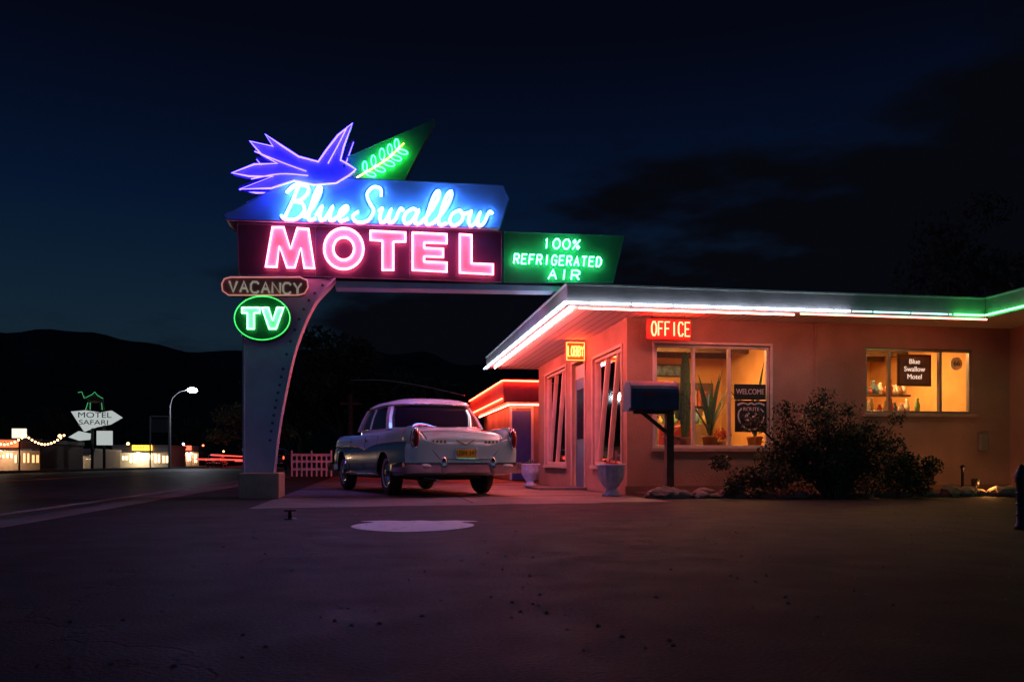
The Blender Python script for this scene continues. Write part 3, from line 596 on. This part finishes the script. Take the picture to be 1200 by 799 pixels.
lathe('post',[(0,0),(.035,0),(.03,.02),(.03,.45),(.05,.46),(.05,.5),(0,.53)],black,gs,(-.14,.1,0),n=16).scale=(.7,.7,.8)
px_,py_,_=D(1197,6.4); pl=empty('path_bollard',(px_,py_,0)); lathe('post',[(0,0),(.05,0),(.045,.03),(.035,.05),(.035,.34),(.045,.36),(.045,.42),(.02,.47),(0,.49)],black,pl); 
for i in range(3): lathe('ring_%d'%i,[(.036,.1+i*.08),(.043,.11+i*.08),(.036,.12+i*.08)],black,pl)
# ---- CAR START
def orient(me):
    bm=bmesh.new(); bm.from_mesh(me); bmesh.ops.recalc_face_normals(bm,faces=bm.faces)
    if bm.calc_volume(signed=True)<0: bmesh.ops.reverse_faces(bm,faces=bm.faces)
    bm.to_mesh(me); bm.free()
def interp(a,b,c,d,t): return [.5*((2*p1)+(p2-p0)*t+(2*p0-5*p1+4*p2-p3)*t*t+(3*p1-p0-3*p2+p3)*t**3) for p0,p1,p2,p3 in zip(a,b,c,d)]
def car_builder(name,loc,rz,paint_mat,lit=False):
    e=empty(name,loc,rz)
    ST=[(-1.17,.81,.80,.86,.44),(-1.14,.845,.87,.95,.38),(-1.05,.865,.935,1.0,.34),(-.85,.88,.975,1.025,.31),(-.5,.895,1.005,1.03,.29),(0,.905,1.015,1.01,.29),(.6,.905,1.0,1.0,.28),(1.3,.905,.99,.985,.28),(2.0,.905,.99,.985,.28),(2.5,.895,1.02,.99,.28),(3.0,.88,.99,1.0,.29),(3.35,.86,.93,.98,.31),(3.55,.82,.84,.90,.36),(3.62,.76,.74,.80,.45)]
    def sec(s):
        x,w,zc,zf,zl=s; H=zf-zl
        h=[(0,zc),(.2*w,zc),(.4*w,zc-.004),(.6*w,zc-.012),(.72*w,zc-.018),(.80*w,zf-.014),(.86*w,zf-.002),(.905*w,zf-.012),(.94*w,zf-.045),(.96*w,zf-.10),(.968*w,zf-.2*H),(.965*w,zf-.29*H),(.985*w,zf-.36*H),(1.0*w,zf-.45*H),(1.0*w,zf-.62*H),(.99*w,zl+.2*H),(.97*w,zl+.08*H),(.93*w,zl+.01),(.7*w,zl),(.3*w,zl)]
        return [(x,y,z) for y,z in h]+[(x,0,zl)]+[(x,-y,z) for y,z in reversed(h[1:])]
    SS=[]
    for i in range(len(ST)-1):
        for k in range(6): SS.append(interp(ST[max(i-1,0)],ST[i],ST[i+1],ST[min(i+2,len(ST)-1)],k/6))
    SS.append(ST[-1])
    v=[];f=[]; n=len(sec(SS[0]))
    for s in SS: v+=sec(s)
    for i in range(len(SS)-1):
        for k in range(n): f.append((i*n+k,i*n+(k+1)%n,(i+1)*n+(k+1)%n,(i+1)*n+k))
    def cap(i0,dx):
        P=[Vector(v[i0+k]) for k in range(n)]; c=Vector((P[0].x,0,(P[0].z+P[n//2].z)/2)); prev=[i0+k for k in range(n)]
        for sc,ox in((.97,.35),(.9,.7),(.7,.9),(.4,.98)):
            cur=[]
            for p in P:
                q=c+(p-c)*sc; cur.append(len(v)); v.append((c.x+dx*ox,q.y,q.z))
            for k in range(n): f.append((prev[k],prev[(k+1)%n],cur[(k+1)%n],cur[k]))
            prev=cur
        v.append((c.x+dx,0,c.z)); q=len(v)-1
        for k in range(n): f.append((prev[k],prev[(k+1)%n],q))
    cap(0,-.045); cap((len(SS)-1)*n,.06)
    tmp=mesh('body_tmp',v,f,[paint_mat,rubber],None,True); orient(tmp.data)
    cut=[]
    for x in(0,2.75):
        for sd in(1,-1):
            r=.385 if x else .375
            bm=bmesh.new(); bmesh.ops.create_cone(bm,cap_ends=True,segments=48,radius1=r,radius2=r,depth=.5); me=bpy.data.meshes.new('c'); bm.to_mesh(me); bm.free(); orient(me); me.materials.append(rubber)
            for p in me.polygons: p.material_index=0
            c=bpy.data.objects.new('c',me); COL.objects.link(c); c.rotation_euler=(R(90),0,0); c.location=(x,sd*.88,.33 if x else .30); cut.append(c)
            b=tmp.modifiers.new('x','BOOLEAN'); b.operation='DIFFERENCE'; b.object=c; b.solver='EXACT'; b.material_mode='TRANSFER'
    bpy.context.view_layer.update(); dg=bpy.context.evaluated_depsgraph_get()
    me=bpy.data.meshes.new_from_object(tmp.evaluated_get(dg))
    for c in cut+[tmp]: bpy.data.objects.remove(c)
    me.set_sharp_from_angle(angle=R(40))
    link(bpy.data.objects.new('body',me),e)
    for x in(0,2.75):
        for sd in(1,-1):
            r=.385 if x else .375; zc=.33 if x else .30
            tubes('arch_lip',[[(x+r*math.cos(a),sd*.897,zc+r*math.sin(a)) for a in [R(8)+i*R(164)/20 for i in range(21)]]],.010,chrome,e)
    n=96
    def ring(x0,x1,hw,z,p=3.4):
        out=[]; c=(x0+x1)/2; s=(x1-x0)/2
        for k in range(n):
            a=2*math.pi*k/n; ca_,sa=math.cos(a),math.sin(a)
            out.append((c+s*math.copysign(abs(ca_)**(2/p),ca_),hw*math.copysign(abs(sa)**(2/p),sa),z))
        return out
    RG=[ring(-.56,2.5,.80,.97),ring(-.50,2.44,.785,1.045),ring(-.30,2.24,.735,1.24),ring(-.08,2.04,.665,1.395),ring(-.14,2.06,.685,1.415),ring(-.13,2.04,.675,1.445),ring(-.03,1.92,.60,1.495),ring(.2,1.7,.45,1.53),ring(.5,1.4,.25,1.55)]
    v=[];f=[];fm=[]
    for r_ in RG: v+=r_
    for i in range(len(RG)-1):
        for k in range(n): f.append((i*n+k,i*n+(k+1)%n,(i+1)*n+(k+1)%n,(i+1)*n+k)); fm.append(1 if i in(1,2) else 0)
    f.append(tuple((len(RG)-1)*n+k for k in range(n))); fm.append(0)
    cg=mat('car_glass',(.015,.015,.025),.04,spec=.9)
    roofm=mat('car_paint_white',(.72,.80,.82),.22,var=.03,coat=.6)
    o=fixn(mesh('greenhouse',v,f,[roofm,cg],e,True,fm)); o.data.set_sharp_from_angle(angle=R(50))
    tubes('drip_rail',[[tuple(p) for p in RG[4]]],.009,chrome,e,True); tubes('belt_trim',[[tuple(p) for p in RG[1]]],.010,chrome,e,True)
    def side_y(z): return .785+(.735-.785)*min(1,(z-1.045)/.195) if z<1.24 else .735+(.665-.735)*(z-1.24)/.155
    v=[];f=[]
    for sd in(1,-1):
        for xb,xt,w,ins_ in((.10,.38,.085,0),(1.12,1.13,.03,0),(1.95,1.72,.03,.012)):
            q=len(v)
            for t in range(7):
                k=t/6; x=xb+(xt-xb)*k; z=1.04+(1.405-1.04)*k; y=side_y(max(z,1.045))+.010-ins_
                v+=[(x-w,sd*y,z),(x+w,sd*y,z),(x+w,sd*(y-.05),z),(x-w,sd*(y-.05),z)]
            for t in range(6):
                for k in range(4): f.append((q+4*t+k,q+4*t+(k+1)%4,q+4*t+4+(k+1)%4,q+4*t+4+k))
    fixn(mesh('pillars',v,f,roofm,e,False))
    ww=mat('whitewall',(.55,.55,.52),.6)
    TP=[(.0,.015),(.04,.02),(.09,.008),(.13,-.012),(.185,-.012),(.205,.0),(.225,.012),(.30,.012),(.33,-.01),(.342,-.05),(.342,-.12),(.31,-.17),(.2,-.17),(0,-.17)]
    for i,x in enumerate((0,2.75)):
        for sd in(1,-1):
            lathe('wheel_%d%s'%(i,'l' if sd>0 else 'r'),[(a,sd*b_) for a,b_ in TP],[chrome,rubber,ww],e,(x,sd*.835,.342),axis='y',mi=[0,0,0,0,0,2,1,1,1,1,1,1,1],n=40)
    box('underbody',-.6,3.3,-.5,.5,.24,.34,rubber,e)
    tubes('exhaust_pipe',[[(0,.45,.26),(-1.1,.45,.25),(-1.25,.45,.24)]],.025,chrome,e)
    for sd in(1,-1):
        tubes('side_spear',[[(x,sd*(y-.012),z) for x,y,z in cr([(-1.02,.87,.80),(-.4,.893,.80),(.5,.900,.775),(1.1,.910,.71),(1.5,.905,.77),(2.4,.895,.80),(3.3,.862,.80)],4)]],.012,chrome,e)
        tubes('sill_trim',[[(.42,sd*.895,.33),(2.3,sd*.895,.33)]],.012,chrome,e)
        tubes('door_gap',[[(1.12,sd*.901,.36),(1.12,sd*.905,.6),(1.12,sd*.880,.80),(1.12,sd*.872,.93)],[(2.1,sd*.897,.36),(2.1,sd*.901,.6),(2.1,sd*.874,.80),(2.1,sd*.868,.93)],[(.5,sd*.900,.6),(.42,sd*.876,.80),(.38,sd*.872,.93)]],.004,rubber,e)
        for xx in(.96,1.94): tubes('door_handle',[[(xx-.09,sd*.895,.86),(xx+.05,sd*.90,.86)]],.012,chrome,e)
        sphere('tail_pod',(-.95,sd*.765,.86),1,paint_mat,e,(.30,.095,.18),24)
        sphere('tail_bezel',(-1.17,sd*.765,.85),1,chrome,e,(.085,.068,.165),24)
        lens=emis('tail_lit',(6,.3,.15),1,True) if lit else mat('tail_lens',(.25,.02,.02),.15)
        sphere('tail_lens',(-1.205,sd*.765,.85),1,lens,e,(.075,.045,.13),24)
        sphere('headlamp',(3.56,sd*.66,.70),1,chrome,e,(.08,.11,.11),16)
    def sweep(nm,path,prof,m):
        v=[];f=[];P=[Vector(p) for p in path];k=len(prof)
        for i,p in enumerate(P):
            t=(P[min(i+1,len(P)-1)]-P[max(i-1,0)]).normalized(); nn=Vector((t.y,-t.x,0)); q=abs(i/(len(P)-1)-.5)*2; sc=1-.35*max(0,q-.6)/.4
            for a,z in prof: v.append(p+nn*a+Vector((0,0,z*sc)))
        for i in range(len(P)-1):
            for j in range(k): f.append((i*k+j,i*k+(j+1)%k,(i+1)*k+(j+1)%k,(i+1)*k+j))
        f+= [tuple(range(k)),tuple(range((len(P)-1)*k,len(P)*k))]
        o=fixn(mesh(nm,v,f,m,e,True)); o.data.set_sharp_from_angle(angle=R(60)); return o
    prof=[(-.02,-.07),(.0,-.085),(.025,-.08),(.05,-.055),(.05,-.025),(.025,.0),(.05,.025),(.05,.05),(.03,.07),(-.02,.075)]
    rp=[(q.x,q.y,q.z) for q in cr([(-.55,.93,.43),(-.95,.945,.43),(-1.2,.87,.43),(-1.28,.6,.43),(-1.31,0,.43),(-1.28,-.6,.43),(-1.2,-.87,.43),(-.95,-.945,.43),(-.55,-.93,.43)],6)]
    sweep('rear_bumper',rp,[(-a,z) for a,z in prof],chrome)
    sweep('front_bumper',[(3.65-(x+1.2)+.05,y,z) for x,y,z in rp],prof,chrome)
    for sd in(1,-1):
        sphere('bumper_guard',(-1.335,sd*.38,.46),1,chrome,e,(.05,.05,.13),20); sphere('backup_lamp',(-1.325,sd*.64,.45),1,mat('lamp_clear',(.7,.7,.7),.2),e,(.035,.07,.03),12)
    box('plate_frame',-1.235,-1.20,-.17,.17,.555,.715,chrome,e,.006); box('license_plate',-1.242,-1.236,-.155,.155,.57,.70,mat('plate_yellow',(.85,.58,.03),.5),e)
    text('plate_number','LDM 397',-1.245,0,.635,.085,mat('plate_ink',(.06,.02,.01),.5),e,rot=(R(90),0,R(-90)),ext=.001)
    gold=mat('emblem_gold',(.6,.42,.12),.25,1.)
    tubes('v_emblem',[[(-1.188,.14,.825),(-1.218,0,.765),(-1.188,-.14,.825)]],.009,gold,e)
    for i,yy in enumerate((-.5,-.44,-.38,-.32,.32,.38,.44,.5)): box('trunk_letter_%d'%i,-1.205,-1.19,yy-.014,yy+.014,.785,.825,gold,e)
    tubes('trunk_gap',[[(-.5,.60,1.005),(-.85,.62,.972),(-1.05,.61,.93),(-1.15,.59,.86),(-1.205,.55,.72),(-1.215,.4,.555),(-1.218,0,.545),(-1.215,-.4,.555),(-1.205,-.55,.72),(-1.15,-.59,.86),(-1.05,-.61,.93),(-.85,-.62,.972),(-.5,-.60,1.005)]],.005,rubber,e)
    return e
# ---- CAR END
def two_tone(name,c1,c2):
    m,t,N,L,p=nt(name); tc=N.new('ShaderNodeTexCoord'); s=N.new('ShaderNodeSeparateXYZ'); L.new(tc.outputs['Object'],s.inputs[0])
    fc=N.new('ShaderNodeFloatCurve'); c=fc.mapping.curves[0]
    pts=[(0,.80),(.12,.80),(.32,.775),(.44,.71),(.52,.77),(.70,.80),(1,.80)]
    c.points[0].location=pts[0]; c.points[1].location=pts[-1]
    for q in pts[1:-1]: c.points.new(*q)
    fc.mapping.update()
    mr=N.new('ShaderNodeMapRange'); mr.inputs['From Min'].default_value=-1.1; mr.inputs['From Max'].default_value=3.9; L.new(s.outputs['X'],mr.inputs['Value']); L.new(mr.outputs['Result'],fc.inputs['Value'])
    lt=N.new('ShaderNodeMath'); lt.operation='LESS_THAN'; L.new(s.outputs['Z'],lt.inputs[0]); L.new(fc.outputs[0],lt.inputs[1])
    ab=N.new('ShaderNodeMath'); ab.operation='ABSOLUTE'; L.new(s.outputs['Y'],ab.inputs[0])
    g=N.new('ShaderNodeMath'); g.operation='GREATER_THAN'; g.inputs[1].default_value=.79; L.new(ab.outputs[0],g.inputs[0])
    gx=N.new('ShaderNodeMath'); gx.operation='GREATER_THAN'; gx.inputs[1].default_value=-1.02; L.new(s.outputs['X'],gx.inputs[0])
    mu=N.new('ShaderNodeMath'); mu.operation='MULTIPLY'; L.new(lt.outputs[0],mu.inputs[0]); L.new(g.outputs[0],mu.inputs[1])
    mu2=N.new('ShaderNodeMath'); mu2.operation='MULTIPLY'; L.new(mu.outputs[0],mu2.inputs[0]); L.new(gx.outputs[0],mu2.inputs[1])
    mi=N.new('ShaderNodeMix'); mi.data_type='RGBA'; mi.inputs['A'].default_value=(*c1,1); mi.inputs['B'].default_value=(*c2,1); L.new(mu2.outputs[0],mi.inputs['Factor'])
    L.new(mi.outputs['Result'],p.inputs['Base Color']); p.inputs['Roughness'].default_value=.25; p.inputs['Coat Weight'].default_value=.6; p.inputs['Coat Roughness'].default_value=.06
    return m
car_builder('parked_car',(1.05,13.58,0),R(105.4),two_tone('car_paint_two_tone',(.40,.74,.78),(.04,.26,.34)))
dk=mat('car_paint_dark',(.05,.02,.02),.3)
cxx,cyy,_=D(252,95); car_builder('sedan_car',(cxx,cyy,0),R(92),dk,True)
cxx,cyy,_=D(322,60); car_builder('sedan_car',(cxx,cyy,0),R(88),dk,True)
tt=emis('tail_trail',(2.2,.14,.10),1,True)
a0,b0,_=D(230,84); tubes('traffic_tail_light_trails',[[(a0,b0,.85),(a0+.2,b0+45,.85)],[(a0+1.4,b0,.85),(a0+1.6,b0+45,.85)],[(a0+.7,b0+4,1.3),(a0+.8,b0+42,1.3)],[(a0+2.2,b0+10,.7),(a0+2.3,b0+50,.7)]],.075,tt)
# ================================================================ FAR STREET
fs=empty('picket_fence'); x0_,y0_,_=D(342,31); x1_,_,_=D(388,31); bl=[]
n=9
for i in range(n): x=x0_+(x1_-x0_)*i/(n-1); bl.append((x-.03,x+.03,y0_,y0_+.03,0.0,.95 if i in(0,4,8) else .82))
for zz in(.22,.5,.74): bl.append((x0_,x1_,y0_+.032,y0_+.06,zz,zz+.09))
boxes('pickets',bl,white,fs)
lp=empty('street_lamp'); lx,ly,_=D(199,75); 
limb('pole',[[((lx,ly,0),.12),((lx,ly,5.6),.07)]],mat('galv',(.3,.3,.32),.5,.6),lp)
limb('arm',[[((lx,ly,5.4),.06),((lx+.2,ly,6.2),.05),((lx+.8,ly,6.75),.05),((lx+1.7,ly,7.0),.04)]],MATS['galv'],lp)
sphere('head',(lx+1.9,ly,7.03),1,MATS['galv'],lp,(.45,.2,.12)); sphere('lens',(lx+1.9,ly-.02,6.90),1,emis('street_lens',(60,62,70)),lp,(.42,.3,.24))
l=bpy.data.lights.new('street','POINT'); l.energy=500; l.color=(.85,.9,1); l.shadow_soft_size=.1; o=bpy.data.objects.new('bulb',l); COL.objects.link(o); o.parent=lp; o.location=(lx+1.9,ly,6.6)
ms=empty('diamond_motel_sign'); mx_,my,_=D(112,60)
def M(px,py): return S(px,py,my)
swe=emis('sign_face_lit',(.42,.47,.45),1,True)
prism('face',SL([(83,482),(100,480.5),(118,483),(130,481),(142,489),(128,497),(112,500),(98,505),(90,493)],my),my,my+.4,swe,ms)
ink=mat('sign_ink',(.02,.02,.03),.5)
a,z=M(111,486.5); text('motel','MOTEL',a,my-.03,z,.55,ink,ms,width=2.2); a,z=M(110,495); text('safari','SAFARI',a,my-.03,z,.48,ink,ms,width=1.9)
a,z=M(96,512); prism('arrow',SL([(80,512),(92,505),(106,508),(104,515),(92,516)],my),my,my+.3,swe,ms); a,z=M(122,513); box('reader_board',a-.5,a+.5,my,my+.25,z-.5,z+.5,swe,ms)
for px in(107,121): a,z=M(px,541); limb('leg_%d'%px,[[((a,my+.2,0),.1),((a,my+.2,M(px,484)[1]),.1)]],black,ms)
cam=mat('camel_dark',(.12,.05,.03),.6); a,z=M(111,480)
b0=z
sphere('camel_body',(a,my+.2,b0+.75),1,cam,ms,(.55,.2,.25)); sphere('camel_hump',(a,my+.2,b0+1.0),1,cam,ms,(.25,.15,.25))
limb('camel_legs',[[((a+dx,my+.2,b0+.7),.08),((a+dx*1.25,my+.2,b0),.04)] for dx in(-.45,-.3,.3,.45)]+[[((a-.45,my+.2,b0+.8),.12),((a-.75,my+.2,b0+.8),.08),((a-.85,my+.2,b0+1.25),.07),((a-1.1,my+.2,b0+1.25),.06)]],cam,ms)
tubes('camel_neon',[[(a-1.1,my,b0+1.2),(a-.85,my,b0+1.25),(a-.7,my,b0+.8),(a-.4,my,b0+.95),(a-.2,my,b0+1.05),(a,my,b0+1.25),(a+.2,my,b0+1.0),(a+.55,my,b0+.8)],[(a-.45,my,b0+.5),(a-.6,my,b0)],[(a+.45,my,b0+.5),(a+.5,my,b0)],[(a-.3,my,b0+.5),(a-.3,my,b0)]],.02,emis('neon_green_far',(.04,.5,.16),1,True),ms)
def shop(name,px0,px1,d,h,col,wins,signcol=None,signtxt=None,depth=8,win=(3.2,1.8,.8),power=600):
    e=empty(name); a0,b,_=D(px0,d); a1=D(px1,d)[0]; m=mat(name+'_wall',col,.8,bump=.2)
    box('walls',a0,a1,b,b+depth,0,h,m,e); box('parapet',a0-.1,a1+.1,b-.1,b+depth,h+.002,h+.25,mat('parapet',(.2,.18,.16),.7),e)
    n=wins; w=(a1-a0)/n
    bl=[(a0+i*w+w*random.uniform(.1,.25),a0+i*w+w*random.uniform(.7,.9),b-.03,b-.002,.5+random.choice((0,.3)),h*random.uniform(.55,.68)) for i in range(n)]
    boxes('lit_windows',bl,emis(name+'_win',win) ,e); boxes('mullions',[((q[0]+q[1])/2-.04,(q[0]+q[1])/2+.04,b-.06,b-.031,q[4],q[5]) for q in bl],black,e)
    box('canopy',a0,a1,b-1.3,b-.1,h*.72,h*.78,white,e)
    if signcol:
        box('sign_board',a0+(a1-a0)*.35,a0+(a1-a0)*.7,b-.2,b-.12,h*.85,h*1.1,emis(name+'_sign',signcol),e)
        if signtxt: text('sign_text',signtxt,a0+(a1-a0)*.525,b-.22,h*.975,h*.22,ink,e)
    l=bpy.data.lights.new(name+'_l','POINT'); l.energy=power; l.color=(1,.75,.45); l.shadow_soft_size=.1; o=bpy.data.objects.new('canopy_lamp',l); COL.objects.link(o); o.parent=e; o.location=((a0+a1)/2,b-.8,h*.7)
    return e
shop('diner_building',-35,42,52,1.7,(.2,.12,.08),8,(1.6,.3,.08),'CAFE',win=(1.6,.7,.22),power=250); shop('gas_station_shop',132,196,88,2.1,(.3,.28,.25),7,(3.0,1.5,.12),'MARKET')
shop('garage_shop',62,108,75,1.5,(.2,.17,.15),4,win=(1.0,.8,.5),power=120); shop('motel_units_building',205,232,140,3.0,(.25,.15,.1),4,(2.4,.3,.15))
shop('thrift_store_building',-60,20,90,2.8,(.2,.16,.14),6,(.8,.9,1.2),'OPEN',win=(1.4,1.3,1.1),power=300)
e=empty('lightbox_sign'); a,b,_=D(22,50); box('panel',a-.38,a+.38,b,b+.15,1.95,2.5,emis('lightbox',(1.3,1.1,.85)),e,.01); limb('pole',[[((a,b+.08,0),.05),((a,b+.08,1.95),.05)]],black,e)
e=empty('string_lights'); v=[];pts=[]
for (p0,p1) in((-20,30),(30,75)):
    for i in range(13):
        t=i/12; px=p0+(p1-p0)*t; a,b,_=D(px,47); z=2.0-.5*math.sin(math.pi*t); pts.append((a,b,z))
tubes('wire',[pts],.01,black,e)
for i,q in enumerate(pts): sphere('bulb_%d'%i,q,.055,emis('string_bulb',(14,6,2),1,True),e,(1,1,1),8)
e=empty('billboard_frame'); a0,b,_=D(176,70); a1=D(197,70)[0]; limb('frame',[[((a0,b,0),.06),((a0,b,4.3),.06)],[((a1,b,0),.06),((a1,b,4.3),.06)],[((a0,b,4.3),.06),((a1,b,4.3),.06)]],MATS['galv'],e); box('board',a0+.1,a1-.1,b,b+.05,3.0,4.1,ink,e)
for i,(px,d,h,c) in enumerate([(150,100,2.6,(9,5,1.5)),(215,120,3,(7,7,6)),(238,150,3.4,(9,1,.4)),(262,160,2.5,(8,3,1)),(285,170,3,(7,6,4)),(70,90,3.2,(8,4,1.2)),(325,130,2.2,(8,2,.8)),(202,110,2.2,(9,1,.5)),(224,130,1.8,(8,6,3)),(58,80,1.5,(3,6,8)),(248,140,1.6,(9,5,2))]):
    x,y,_=D(px,d); e=empty('lamp_post',(x,y,0)); limb('pole',[[((0,0,0),.05),((0,0,h),.04)]],black,e); sphere('globe',(0,0,h+.12),.17,emis('post_globe_%d'%i,c,1,True),e,(1,1,1),10)
up=empty('utility_pole'); x,y,_=D(411,40); limb('pole',[[((x,y,0),.13),((x,y,3.7),.10)]],bark,up); box('crossarm',x-.5,x+.5,y-.06,y+.06,3.2,3.32,bark,up)
gx0,gy0,_=D(548,29.5); q=[(x,y-.1,4.35),(x+1.5,y-3,4.1),(x+3,y-6.5,3.55),(gx0,gy0+1,2.9)]; tubes('service_wire',[[tuple(p) for p in cr(q,5)]],.018,white,up)
# ---------------- trees
tl_=[mat('tree_leaf_a',(.04,.055,.03),.7,var=.3,scale=1),mat('tree_leaf_b',(.07,.09,.045),.7,var=.3,scale=1)]
def tree(x,y,h,r,n=5000,ls=.16,name='tree'):
    e=empty(name,(x,y,0)); paths=[[((0,0,0),.03*h),((.1,.05,h*.25),.022*h),((.05,0,h*.45),.017*h),((.2,0,h*.85),.005*h)]]; cl=[]
    for i in range(13):
        an=i*2.4+random.random(); zz=h*random.uniform(.3,.6); rr=r*random.uniform(.4,1.); ex=(math.cos(an)*rr,math.sin(an)*rr,min(h*.97,zz+h*random.uniform(.08,.38)))
        paths.append([((.07,0,zz*.8),.010*h),((ex[0]*.5,ex[1]*.5,(zz+ex[2])*.5),.007*h),(ex,.002*h)])
        for _ in range(3): cl.append((ex[0]+random.gauss(0,r*.2),ex[1]+random.gauss(0,r*.2),ex[2]+random.gauss(0,h*.05),r*random.uniform(.16,.34)))
    limb('trunk',paths,bark,e); leafmass('crown',cl,n,ls,tl_,e); return e
for px,d,h,r in[(352,58,8.4,3.8),(398,52,7.8,3.4),(432,60,7.6,3.4),(470,50,5.8,3.0),(515,46,5.,2.8),(548,60,5.8,3.2),(302,95,8.5,4.5),(40,120,8,5)]:
    x,y,_=D(px,d); tree(x,y,h,r,4500,.2)
x,y,_=D(1205,19); tree(x+1.2,y,7.6,2.9,9000,.09)
x,y,_=D(60,63); e=empty('roadside_bush',(x,y,0)); leafmass('foliage',[(random.uniform(-1.3,1.3),random.uniform(-.5,.5),random.uniform(.3,.9),.45) for _ in range(10)],2200,.1,tl_,e)
cl=[]
for i in range(150):
    px=random.uniform(-200,700); d=random.uniform(150,230); x,y,_=D(px,d); cl.append((x,y,random.uniform(1,6.5),random.uniform(2,4)))
leafmass('distant_treeline',cl,16000,.6,tl_)
v=[];f=[];NN=160
for i in range(NN+1):
    an=R(40+ (160-40)*i/NN) ; rr=900
    hgt=110+34*noise.noise(Vector((i*.05,3.1,0)))+9*noise.noise(Vector((i*.3,1.1,0)))
    for j,(k,hf) in enumerate(((.75,0),(.85,.45),(.93,.85),(1.,1.),(1.3,.9))): v.append((math.cos(an)*rr*k,math.sin(an)*rr*k,-1+hgt*hf))
for i in range(NN):
    for j in range(4): f.append((i*5+j,(i+1)*5+j,(i+1)*5+j+1,i*5+j+1))
mesh('hills',v,f,mat('hill_scrub',(.03,.032,.035),.95,var=.3,scale=.02),None,True)
# ================================================================ WORLD
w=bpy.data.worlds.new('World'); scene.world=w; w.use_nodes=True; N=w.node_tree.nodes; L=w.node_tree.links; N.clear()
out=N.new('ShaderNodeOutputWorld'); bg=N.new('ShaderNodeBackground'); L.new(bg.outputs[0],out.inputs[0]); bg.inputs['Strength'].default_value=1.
tc=N.new('ShaderNodeTexCoord'); sp=N.new('ShaderNodeSeparateXYZ'); L.new(tc.outputs['Generated'],sp.inputs[0])
rp_=N.new('ShaderNodeValToRGB'); el=rp_.color_ramp.elements
stops=[(0,(.003,.005,.010)),(.14,(.0065,.017,.030)),(.20,(.0042,.0135,.030)),(.28,(.0018,.0075,.0260)),(.36,(.0013,.0040,.0150)),(.44,(.0012,.0020,.0065)),(1,(.001,.001,.003))]
el[0].position=0; el[0].color=(*stops[0][1],1); el[1].position=1; el[1].color=(*stops[-1][1],1)
for p_,c_ in stops[1:-1]: q=el.new(p_); q.color=(*c_,1)
L.new(sp.outputs['Z'],rp_.inputs['Fac'])
vm=N.new('ShaderNodeVectorMath'); vm.operation='MULTIPLY'; vm.inputs[1].default_value=(1,1,3.2); L.new(tc.outputs['Generated'],vm.inputs[0])
nz=N.new('ShaderNodeTexNoise'); nz.inputs['Scale'].default_value=4.2; nz.inputs['Detail'].default_value=8; nz.inputs['Roughness'].default_value=.55; L.new(vm.outputs[0],nz.inputs['Vector'])
cv=N.new('ShaderNodeMath'); cv.operation='MULTIPLY_ADD'; cv.inputs[1].default_value=-1.7; cv.inputs[2].default_value=.39; L.new(sp.outputs['Z'],cv.inputs[0])
cx2=N.new('ShaderNodeMath'); cx2.operation='MULTIPLY_ADD'; cx2.inputs[1].default_value=.62; L.new(sp.outputs['X'],cx2.inputs[0]); L.new(cv.outputs[0],cx2.inputs[2])
ad=N.new('ShaderNodeMath'); ad.operation='ADD'; L.new(nz.outputs['Fac'],ad.inputs[0]); L.new(cx2.outputs[0],ad.inputs[1])
mr=N.new('ShaderNodeMapRange'); mr.interpolation_type='SMOOTHSTEP'; mr.inputs['From Min'].default_value=.46; mr.inputs['From Max'].default_value=.68; L.new(ad.outputs[0],mr.inputs['Value'])
mi=N.new('ShaderNodeMix'); mi.data_type='RGBA'; mi.inputs['B'].default_value=(.0018,.0022,.0042,1); L.new(mr.outputs['Result'],mi.inputs['Factor']); L.new(rp_.outputs['Color'],mi.inputs['A'])
# bluish sky glow added behind the viewer to light the post and car rear
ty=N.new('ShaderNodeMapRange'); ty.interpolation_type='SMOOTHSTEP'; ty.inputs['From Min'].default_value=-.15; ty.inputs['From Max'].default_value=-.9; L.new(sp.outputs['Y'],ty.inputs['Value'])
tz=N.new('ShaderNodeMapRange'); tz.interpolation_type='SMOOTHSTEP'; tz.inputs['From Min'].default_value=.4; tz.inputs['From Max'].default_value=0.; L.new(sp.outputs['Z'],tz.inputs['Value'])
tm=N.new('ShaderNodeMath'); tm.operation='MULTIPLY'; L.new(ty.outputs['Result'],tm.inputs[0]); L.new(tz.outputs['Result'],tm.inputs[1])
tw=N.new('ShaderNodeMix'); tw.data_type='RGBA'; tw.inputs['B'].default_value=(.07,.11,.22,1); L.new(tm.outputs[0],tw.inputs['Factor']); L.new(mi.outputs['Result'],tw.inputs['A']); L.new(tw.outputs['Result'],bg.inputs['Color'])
# ================================================================ CAMERA
cam=bpy.data.cameras.new('camera'); co=bpy.data.objects.new('camera',cam); COL.objects.link(co); scene.camera=co
cam.sensor_width=36; cam.lens=30; cam.shift_y=142.5/1200; cam.clip_start=.05; cam.clip_end=5000
co.location=(0,0,.5); co.rotation_euler=(R(90),0,R(-9.4))
scene.view_settings.view_transform='Standard'; scene.view_settings.look='None'; scene.view_settings.exposure=0; scene.view_settings.gamma=1
